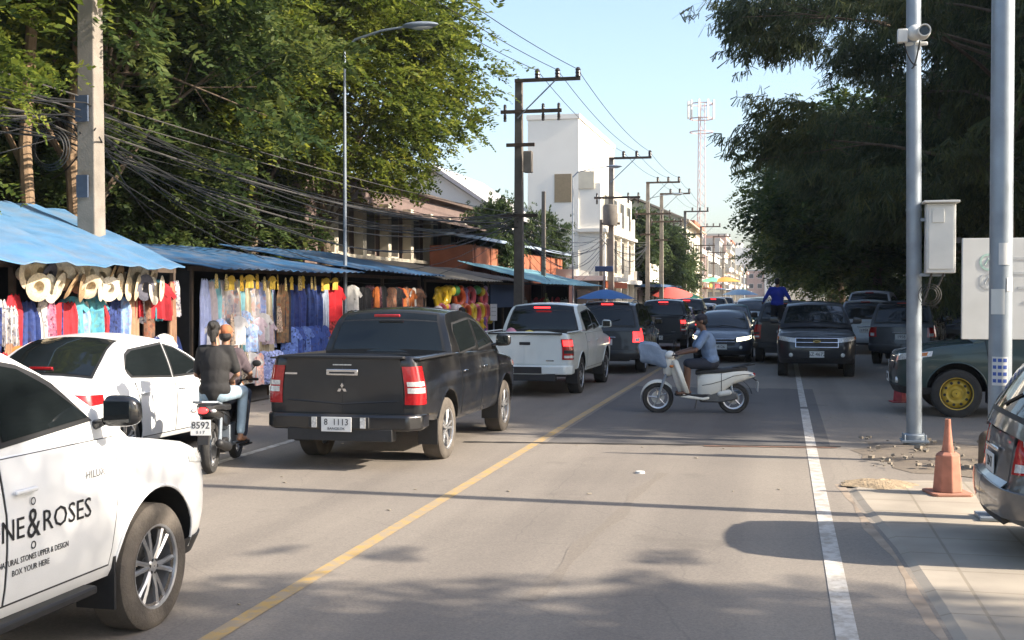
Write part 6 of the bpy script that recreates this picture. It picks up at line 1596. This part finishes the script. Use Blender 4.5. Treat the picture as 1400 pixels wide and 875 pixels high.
L_ = [('broad2', -16.5, 11.0, .4, (.95,) * 3, 'leafy tree at the far left edge, behind the light blue awning'),
      ('broad1', -14.6, 14.2, 1.2, (.8, .8, .8), 'yellowish feathery tree at the top left corner, before the pale pole'),
      ('dense_hi', -13.4, 21.2, 2.2, (.95, .95, 1.0), 'dark leafy tree directly right of the pale concrete pole'),
      ('broad_hi', -15.6, 25.5, 3.3, (1.05,) * 3, 'green tree behind the fabric stall with sunlit upper sprays'),
      ('broad_hi', -14.4, 31.0, 5.0, (1.0, 1.0, 1.02), 'spreading tree behind the thin street lamp'),
      ('broad_hi', -14.3, 36.2, 1.0, (1.05, 1.05, 1.04), 'bright green sunlit tree overhanging the stalls, with its edge against the sky'),
      ('dense', -17.0, 25.5, 5, (.85, .85, .8), 'low dark tree behind the fabric stall roof'), ('dense', -17.0, 31.5, 4, (.8, .8, .72), 'low dark tree behind the dim clothing stall'), ('dense', -18, 16, 5, (1.1,) * 3, 'dense dark tree in the back row, far left'), ('dense_hi', -20, 36, 3.1, (1.1, 1.1, 1.15), 'dense dark tree in the back row, right end')]
for k, x, y, r_, s, lb in L_: tree(k, lb, x, y, r_, s, 'trees behind the left stalls')
tree('small', 'small round tree between the stalls and the dark pole', -12.7, 52, 0, (.42, .42, .78), 'left roadside trees')
tree('small', 'small sunlit tree growing behind the orange shed', -13.6, 67.5, 2, (.45, .45, .85), 'left roadside trees')
for i, (x, y, s) in enumerate(((-12.4, 95, .95), (-11.6, 104, .95), (-11.8, 113, .95), (-12.0, 122, .9), (-12.6, 134, .9))):
    tree('small', 'olive green roadside tree past the white building, %s in the clump' % ORD[i], x, y, i * 1.3, (s, s, s * 1.15), 'far clump of roadside trees')
Rt = [('casu_thin', 5.9, 34.5, .3, (1.12, 1.12, .95), 'tall casuarina with ragged bare tips against the sky, beside the black pickup'),
      ('casu2', 9.6, 27.0, 2.0, (.9, .9, .95), 'tall dark casuarina behind the grey camera pole'),
      ('casu1', 9.2, 40, 4.0, (1.0, 1.0, 1.1), 'tall casuarina behind the parked cars'),
      ('casu2', 12.5, 33, 5.0, (1.05,) * 3, 'casuarina in the second row on the right'),
      ('casu_thin', 5.6, 47, 1.2, (1.0, 1.0, 1.0), 'casuarina above the far parked cars, near the row of traffic'),
      ('dense', 4.2, 58, .5, (1.2, 1.1, 1.05), 'broad dark green tree leaning over the oncoming traffic'),
      ('dense', 4.0, 71, 2.5, (1.15, 1.15, 1.1), 'second broad dark tree along the right kerb'),
      ('dense', 4.0, 86, 4.5, (1.15, 1.15, 1.1), 'third broad dark tree along the right kerb'),
      ('dense', 4.2, 104, 1.5, (1.2, 1.2, 1.1), 'fourth broad tree along the right kerb'),
      ('dense', 4.6, 126, 3.5, (1.2, 1.2, 1.1), 'farthest broad tree along the right kerb'),
      ('casu1', 14.5, 44, 2.2, (1.1,) * 3, 'tall casuarina in the dark back row on the right'),
      ('casu2', 12.2, 55, .2, (1.15,) * 3, 'casuarina far back behind the parked cars'),
      ('dense', 11.5, 66, 1.2, (1.3,) * 3, 'big dark tree closing the view behind the car park'),
      ('dense', 15, 50, 5.2, (1.4, 1.4, 1.1), 'low dense tree at the back of the car park'),
      ('dense', 19, 60, 4.2, (1.5, 1.5, 1.2), 'wide dense tree at the far back right'),
      ('casu1', 12.0, 20.5, 1.0, (.95, .95, .95), 'casuarina standing right of the notice board, out at the edge'),
      ('casu2', 10.5, 23.6, 3.3, (.85, .85, 1.0), 'casuarina between the edge tree and the one behind the camera pole'),
      ('broad2', 11.2, 3.3, 3.3, (.98, .98, .86), 'leafy tree beside the pavement behind the viewpoint')]
for k, x, y, r_, s, lb in Rt: tree(k, lb, x, y, r_, s, 'trees along the right side')
# low hedge mass behind the car park
me, cc = leaf_mesh('hedge', 'leaf', 9, 14, 1.4, 1.7, 260, 4200, .8, LEAF_D, shell=.05, clr=1.3)
o = bpy.data.objects.new('hedge', me); C.objects.link(o); o.location = (16, 62, 0); o.scale = (1, 1.6, 1.2); tag(o, 'dark undergrowth behind the parked cars on the right', 'undergrowth', kind='stuff')

# pale limbs that show as bare trunks behind the awning
for x, y, r_, lb in ((XY(103, 19.5), 19.5, .15, 'pale brown bare trunk rising just left of the concrete pole'), (XY(38, 18), 18, .12, 'slim brown trunk near the left edge behind the blue awning')):
    t = empty('tree', (x, y, 0), 0, lb, 'tree', 'trees behind the left stalls'); mb = MB(); mb.tube([(0, 0, 0), (.1, 0, 2), (-.1, .1, 4.5), (.15, 0, 7), (.5, .2, 10)], [r_ * 1.2, r_, r_ * .9, r_ * .75, r_ * .4], 10); mb.tube([(-.05, .1, 4), (-.8, .3, 5.2), (-1.4, .3, 7)], [r_ * .5, r_ * .35, .03], 7); mb.build('trunk', mat('pale_brown_bark', (.26, .17, .10), .9, noise=.3, scale=5, bump=.5), t)
    me, cc = leaf_mesh('crown', 'leaf', int(x * 10) % 97, 2.6, 9.0, 2.4, 40, 900, .6, LEAF_L, clr=.9); o = bpy.data.objects.new('crown', me); C.objects.link(o); o.parent = t
# haze
hz = MB(); hz.box((0, 350, 19), (420, 800, 40)); m, nt_, b_, N_, L_n = nodes('haze_air'); N_.remove(b_)
pv = N_.new('ShaderNodeVolumePrincipled'); pv.inputs['Color'].default_value = (.86, .92, 1, 1); pv.inputs['Density'].default_value = HAZE; pv.inputs['Anisotropy'].default_value = .3; L_n.new(pv.outputs[0], N_['Material Output'].inputs['Volume'])
if HAZE > 0: tag(hz.build('haze', m, None, smooth=False), kind='stuff')
# ================================================================== VEHICLES
def shot(o): return o
# foreground white pickup
T, B, Pc, HW = make_car('pickup', 'parked_car', 'white double cab pickup with black door lettering, cut off by the left edge in front', 'pickup truck', (.80, .80, .79), (-4.56, 4.98, 0), 0, style='alloy6', front='plain', rear='white', black_mirror=True, amber=False)
T.name = 'pickup_truck'
def side_text(body, y, z, size, m=INK, sx=1.0, al='LEFT', nm='door_lettering'):
    p = B.S(B.uy(y), z, 1, .0085); return text(nm, body, size, m, T, (p.x, y, z), (PI / 2, 0, PI / 2), .0006, sx, al)
side_text('STONE', .225, .855, .150, sx=.98, al='RIGHT'); side_text('ROSES', .365, .855, .150, sx=1.04)
side_text('&', .295, .86, .215, sx=.85, al='CENTER')
p = B.S(B.uy(.55), .90, 1, .0075)
mb = MB()
for dz in (.10, -.09): mb.lathe([(.014, 0), (.020, 0), (.020, .001), (.014, .001), (.014, 0)], 16, 'x', (p.x, .295, .86 + dz * 1.15))
mb.build('door_ornament', INK, T)
side_text('NATURAL STONES UPPER & DESIGN', .60, .70, .042, sx=.85, al='RIGHT'); side_text('BOX YOUR HERE', .13, .645, .042, sx=.95)
side_text('HILUX', .86, 1.03, .06, STEELRIM, 1.1, 'CENTER', 'wing_badge')
for o in list(T.children):
    if o.name.startswith('wing_badge'): o.location.y = .86; o.location.x += .01
# side step & sill on fg truck
for s_ in (1, -1): MB().box((s_ * .86, -.1, .40), (.16, 1.9, .05)).build('side_step', BLACK, T, bevel=.015)
# inner seat glimpse is hidden by tinted glass

def car(kind, label, cat, col, loc, rz, **k):
    t = make_car(kind, {'pickup truck': 'pickup_truck', 'suv': 'suv', 'van': 'van'}.get(cat, 'car'), label, cat, col, loc, rz, **k); return t[0]
car('sedan', 'white sedan parked beside the stalls, seen from behind with a dark rear window', 'car', (.74, .75, .75), (-8.3, 13.95, 0), R(-1.0), plate_txt='3528')
car('pickup', 'dark grey double cab pickup with chrome tailgate handle, nearest in the left queue', 'pickup truck', (.010, .0105, .0125), (-4.88, 15.62, 0), R(0), style='alloydust', rear='dark', paint=PAINTM, over=dict(top=[(-2.8, 1.30), (-1.0, 1.29), (1.05, 1.24), (1.3, 1.18), (2.0, 1.10), (2.3, 1.02), (2.46, .95)]))
car('pickup', 'white pickup with a lit red tail lamp and bundles in its open bed', 'pickup truck', (.62, .67, .66), (-4.85, 25.6, 0), R(-1), style='plain', rear='white', lit_rear=True)
car('suv', 'black sport utility car with roof rails and lit brake lamps, third in the left queue', 'suv', (.012, .013, .015), (-4.33, 32.2, 0), 0, lit_rear=True, rail=True, plate_txt='7430')
K4 = car('pickup', 'black pickup with lit tail lamps, fourth vehicle in the left queue', 'pickup truck', (.012, .015, .022), (-4.2, 44.6, 0), 0, style='plain', rear='plain', lit_rear=True)
DS = car('sedan', 'dark blue sedan with glowing headlamps, first of the oncoming cars', 'car', (.018, .032, .060), (-1.75, 37.7, 0), PI, lit_front=True, plate_txt='4126')
CO = car('pickup', 'black pickup facing us on the white edge line, wide chrome grille and brass emblem', 'pickup truck', (.010, .012, .017), (.80, 31.9, 0), PI, style='steel', front='wide', plate_txt='6Z 4672')
BP = car('pickup', 'black pickup behind the brass emblem one, a man in blue standing in its bed', 'pickup truck', (.016, .017, .02), (.12, 38.1, 0), 0, style='plain')
SV = car('suv', 'dark sport utility car with a red tail lamp parked right of the facing black pickup', 'suv', (.030, .033, .038), (3.75, 37.6, 0), R(-12), plate_txt='1958')
DC = car('sedan', 'black sedan nosing towards the road behind the grey camera pole', 'car', (.018, .019, .022), (4.55, 27.9, 0), R(84))
GP = car('pickup', 'dark green pickup with yellow wheel rims parked nose to the road', 'pickup truck', (.020, .048, .046), (4.38, 21.5, 0), R(90), style='yellow', over=dict(bed=(-2.66, -1.2)))
SH = car('hatch', 'dusty silver grey hatchback at the right edge with its tail over the pavement', 'car', (.135, .125, .115), (3.53, 9.98, .045), R(-90), paint=PAINTM, style='alloy5')

# farther copies, each of its own colour and label
def cp(src, label, cat, col, loc, rz, nm=None, sc=None):
    c = copy_tree(src, None, col); c.location = loc; c.rotation_euler = (0, 0, rz); c['label'] = label; c['category'] = cat; c['group'] = 'far vehicles in the traffic jam'
    if nm: c.name = nm
    if sc: c.scale = sc
    return c
SW = car('suv', 'white sport utility car with lit headlamps, third of the oncoming cars', 'suv', (.6, .62, .62), (-1.45, 60.5, 0), PI, lit_front=True)
RS = car('sedan', 'dark red brake-lit sedan, fifth in the left queue', 'car', (.10, .012, .015), (-4.3, 51.6, 0), 0, lit_rear=True)
cp(DS, 'teal green car, second of the oncoming cars', 'car', (.035, .12, .13), (-1.95, 47.5, 0), PI, sc=(1, 1, 1.08))
cp(K4, 'black pickup, sixth in the left queue', 'pickup truck', (.02, .02, .022), (-4.4, 57.8, 0), 0)
cp(RS, 'maroon sedan, seventh in the left queue', 'car', (.14, .03, .03), (-4.1, 64, 0), 0)
cp(RS, 'pale silver sedan, eighth in the left queue', 'car', (.45, .46, .47), (-4.3, 70, 0), 0)
cp(K4, 'grey pickup, ninth in the left queue', 'pickup truck', (.1, .1, .11), (-4.2, 76.6, 0), 0)
cp(RS, 'white sedan, tenth in the left queue', 'car', (.6, .6, .6), (-4.3, 83, 0), 0)
cp(K4, 'blue pickup, eleventh in the left queue', 'pickup truck', (.03, .08, .2), (-4.3, 90, 0), 0)
cp(RS, 'dark sedan, twelfth in the left queue', 'car', (.03, .03, .03), (-4.2, 97, 0), 0)
cp(SW, 'black sport utility car, fourth of the oncoming cars', 'suv', (.02, .02, .022), (-1.7, 68, 0), PI)
cp(DS, 'white sedan, fifth of the oncoming cars', 'car', (.6, .6, .6), (-1.6, 75, 0), PI)
cp(SW, 'silver sport utility car, sixth of the oncoming cars', 'suv', (.35, .36, .37), (-1.6, 82, 0), PI)
cp(DS, 'beige sedan, seventh of the oncoming cars', 'car', (.4, .36, .3), (-1.6, 90, 0), PI)
cp(SW, 'white sport utility car, eighth and last of the oncoming cars', 'suv', (.6, .6, .6), (-1.6, 99, 0), PI)
# car park
cp(SV, 'white van in the car park just above the dark sport utility car', 'van', (.55, .57, .6), (3.6, 49.5, 0), R(-10), 'van', (1.0, 1.1, 1.18))
cp(SV, 'silver sport utility car left of the dark one with the red tail lamp', 'suv', (.38, .42, .46), (3.0, 44.0, 0), R(-8), 'suv')
cp(DC, 'silver sedan in the second row of the car park', 'car', (.3, .32, .34), (8.3, 44, 0), R(70))
cp(DC, 'black sedan in the middle of the car park behind the cabinet', 'car', (.02, .02, .024), (7.4, 35, 0), R(80))
cp(SV, 'black sport utility car in the middle of the car park, right of the camera pole', 'suv', (.022, .024, .028), (6.6, 39.0, 0), R(75), 'suv')
cp(SV, 'dark grey sport utility car by the notice board in the car park', 'suv', (.05, .05, .055), (8.6, 30.6, 0), R(85), 'suv')
cp(DC, 'black sedan squeezed behind the green pickup, hidden partly by the notice board', 'car', (.014, .015, .018), (5.7, 32.6, 0), R(82))
GP.scale = (1.05, 1.05, 1.05)
cp(DC, 'dark blue sedan far back in the car park', 'car', (.03, .04, .08), (6.4, 52, 0), R(60))
cp(SV, 'white sport utility car far back in the car park', 'suv', (.55, .55, .55), (4.2, 62, 0), R(0), 'suv')
cp(DC, 'red sedan far back in the car park', 'car', (.3, .03, .03), (9, 57, 0), R(80))

# load in the white pickup's bed
for i, (x, y, z, r_, c_, lb) in enumerate((( -5.15, 24.6, 1.20, (.45, .32, .22), (.62, .6, .66), 'white sack bulging over the side of the white pickup bed'), (-5.5, 24.3, 1.2, (.22, .25, .2), (.55, .25, .32), 'pink bundle in the white pickup bed'), (-5.05, 24.0, 1.16, (.28, .14, .1), (.6, .5, .08), 'yellow bundle in front of the white sack'))):
    mb = MB(); mb.ell((0, 0, 0), r_, nu=20, nv=14)
    mb.v = [(vx * (1 + .12 * math.sin(vz * 31 + vx * 17)), vy, vz * (1 + .1 * math.sin(vx * 23))) for vx, vy, vz in mb.v]
    o = mb.build('sack', CLOTH, None, color=c_); o.location = (x, y, z - .18); tag(o, lb, 'bundle')
    if z > 1: 
        mb = MB(); mb.ell((0, 0, -.12), (r_[0] * .9, r_[1] * .9, .42)); q = mb.build('sack_bottom', CLOTH, o, color=c_)

# ------------------------------------------------------------------ riders
BK = scooter('black motorbike with a white number plate, ridden by two people beside the white sedan', (-6.38, 12.93, 0), R(13), (.02, .02, .022), None, classic=False, lit=True)
J = ride_pose(.74, -.02, .22, 1.0, .36, kx=.20, footz=.2, footy=.30)
person('motorbike driver in dusky mauve shirt and orange cap, sitting in front of the passenger', J, (-6.38, 12.93, 0), R(13), shirt=(.085, .062, .07), pants=(.05, .06, .09), headgear=(.35, .12, .05), longsleeve=False, vs=.012).scale = (.92, .98, 1)
J = ride_pose(.80, -.43, .10, 1.0, -.12, hx=.16, kx=.26, footz=.27, footy=.36, ky=.44)
J['el'] = {s: J['sh'][s] + V(s * .09, .04, -.27) for s in (1, -1)}
J['head'] = J['head'] + V(-.03, 0, 0)
person('passenger in loose black shirt and light blue jeans with hair in a bun', J, (-6.38, 12.93, 0), R(13), shirt=(.018, .017, .017), pants=(.28, .38, .46), hairstyle='bun', loose=.012, vs=.012).scale = (.88, .96, .99)
SC = scooter('cream white scooter crossing the road, seen from its left side', (-1.43, 20.42, 0), R(98), (.74, .72, .64), None, classic=True)
J = ride_pose(.765, -.26, .20, .99, .33, kx=.13, ky=.40, kz=.02, footz=.30, footy=.40, headtilt=.3)
person('scooter rider in a pale blue shirt and dark shorts, bare brown legs', J, (-1.43, 20.42, 0), R(98), shirt=(.15, .22, .34), pants=(.02, .025, .04), skin=SKIN2, headgear=(.02, .02, .03), shorts=True, vs=.01, pattern=None)
# grey-blue bag hung at the front of the scooter
mb = MB(); mb.ell((0, 0, 0), (.17, .25, .21), nu=22, nv=14)
vv = []
for x, y, z in mb.v:
    f = 1 + .08 * math.sin(y * 19 + z * 11) + .05 * math.sin(z * 37 + x * 20)
    sq = lambda a, r_: math.copysign(abs(a / r_) ** .58 * r_, a)
    vv.append((sq(x, .17) * f * .45 + .03 * math.sin(y * 14), sq(y, .25) * f + z * .25, sq(z, .19) * f + .05 * math.sin(y * 9)))
mb.v = vv
o = mb.build('bag', mat('greyblue_plastic', (.20, .26, .35), .5, noise=.12, scale=10, bump=.8, bscale=9), None); a_ = R(98)
lx, ly = 0, .72; o.location = (-1.43 - ly * math.sin(a_), 20.42 + ly * math.cos(a_), .985); o.rotation_euler = (0, 0, a_); tag(o, 'puffy grey blue bag hung over the front of the white scooter', 'bag')
J = stand_pose(1.72, 'wide'); 
person('man in a bright blue shirt standing in a pickup bed, seen from behind', J, (-.16, 36.3, .765), 0, shirt=(.015, .035, .34), pants=(.012, .012, .016), vs=.015, longsleeve=True)
J = stand_pose(1.66, 'down'); person('seller in dark clothes standing at the dim clothing stall behind the dark grey pickup', J, (-9.05, 26.0, .03), R(60), shirt=(.02, .02, .025), pants=(.015, .015, .02), vs=.015)
J = stand_pose(1.6, 'fwd'); person('shopper in a brown shirt in front of the toy stall', J, (-8.9, 33.0, .03), R(95), shirt=(.18, .08, .05), pants=(.03, .03, .05), vs=.015)
# balloons hanging at the rear window of the dark pickup is its red sticker
# ================================================================== CAMERA / LIGHT
cam = bpy.data.cameras.new('Camera'); co = bpy.data.objects.new('Camera', cam); C.objects.link(co); scene.camera = co
cam.sensor_width = 36; cam.sensor_fit = 'HORIZONTAL'; cam.lens = FPX / 1400 * 36; cam.clip_end = 4000; cam.clip_start = .1
co.location = (0, 0, CAMH)
pitch = math.atan((437.5 - HY) / FPX)
fw = V(-sT * math.cos(pitch), cT * math.cos(pitch), -math.sin(pitch))
co.rotation_euler = fw.to_track_quat('-Z', 'Y').to_euler()
az, el = R(92), R(32)
sd = V(math.sin(az) * math.cos(el), math.cos(az) * math.cos(el), math.sin(el))
sl = bpy.data.lights.new('Sun', 'SUN'); sl.energy = 5.0; sl.angle = R(.6); sl.color = (1, .90, .76)
so = bpy.data.objects.new('Sun', sl); C.objects.link(so); so.rotation_euler = (-sd).to_track_quat('-Z', 'Y').to_euler(); so.location = (20, -10, 30)
w = bpy.data.worlds.new('World'); scene.world = w; w.use_nodes = True; nt = w.node_tree
sk = nt.nodes.new('ShaderNodeTexSky'); sk.sky_type = 'NISHITA'; sk.sun_disc = False; sk.sun_elevation = el; sk.sun_rotation = az; sk.air_density = 1.0; sk.dust_density = 2.4; sk.ozone_density = 1.2
bg = nt.nodes['Background']; bg.inputs[1].default_value = .15; nt.links.new(sk.outputs[0], bg.inputs[0])
scene.view_settings.view_transform = 'Standard'; scene.view_settings.look = 'None'; scene.view_settings.exposure = 1.1; scene.view_settings.gamma = 1
scene.render.engine = 'CYCLES'
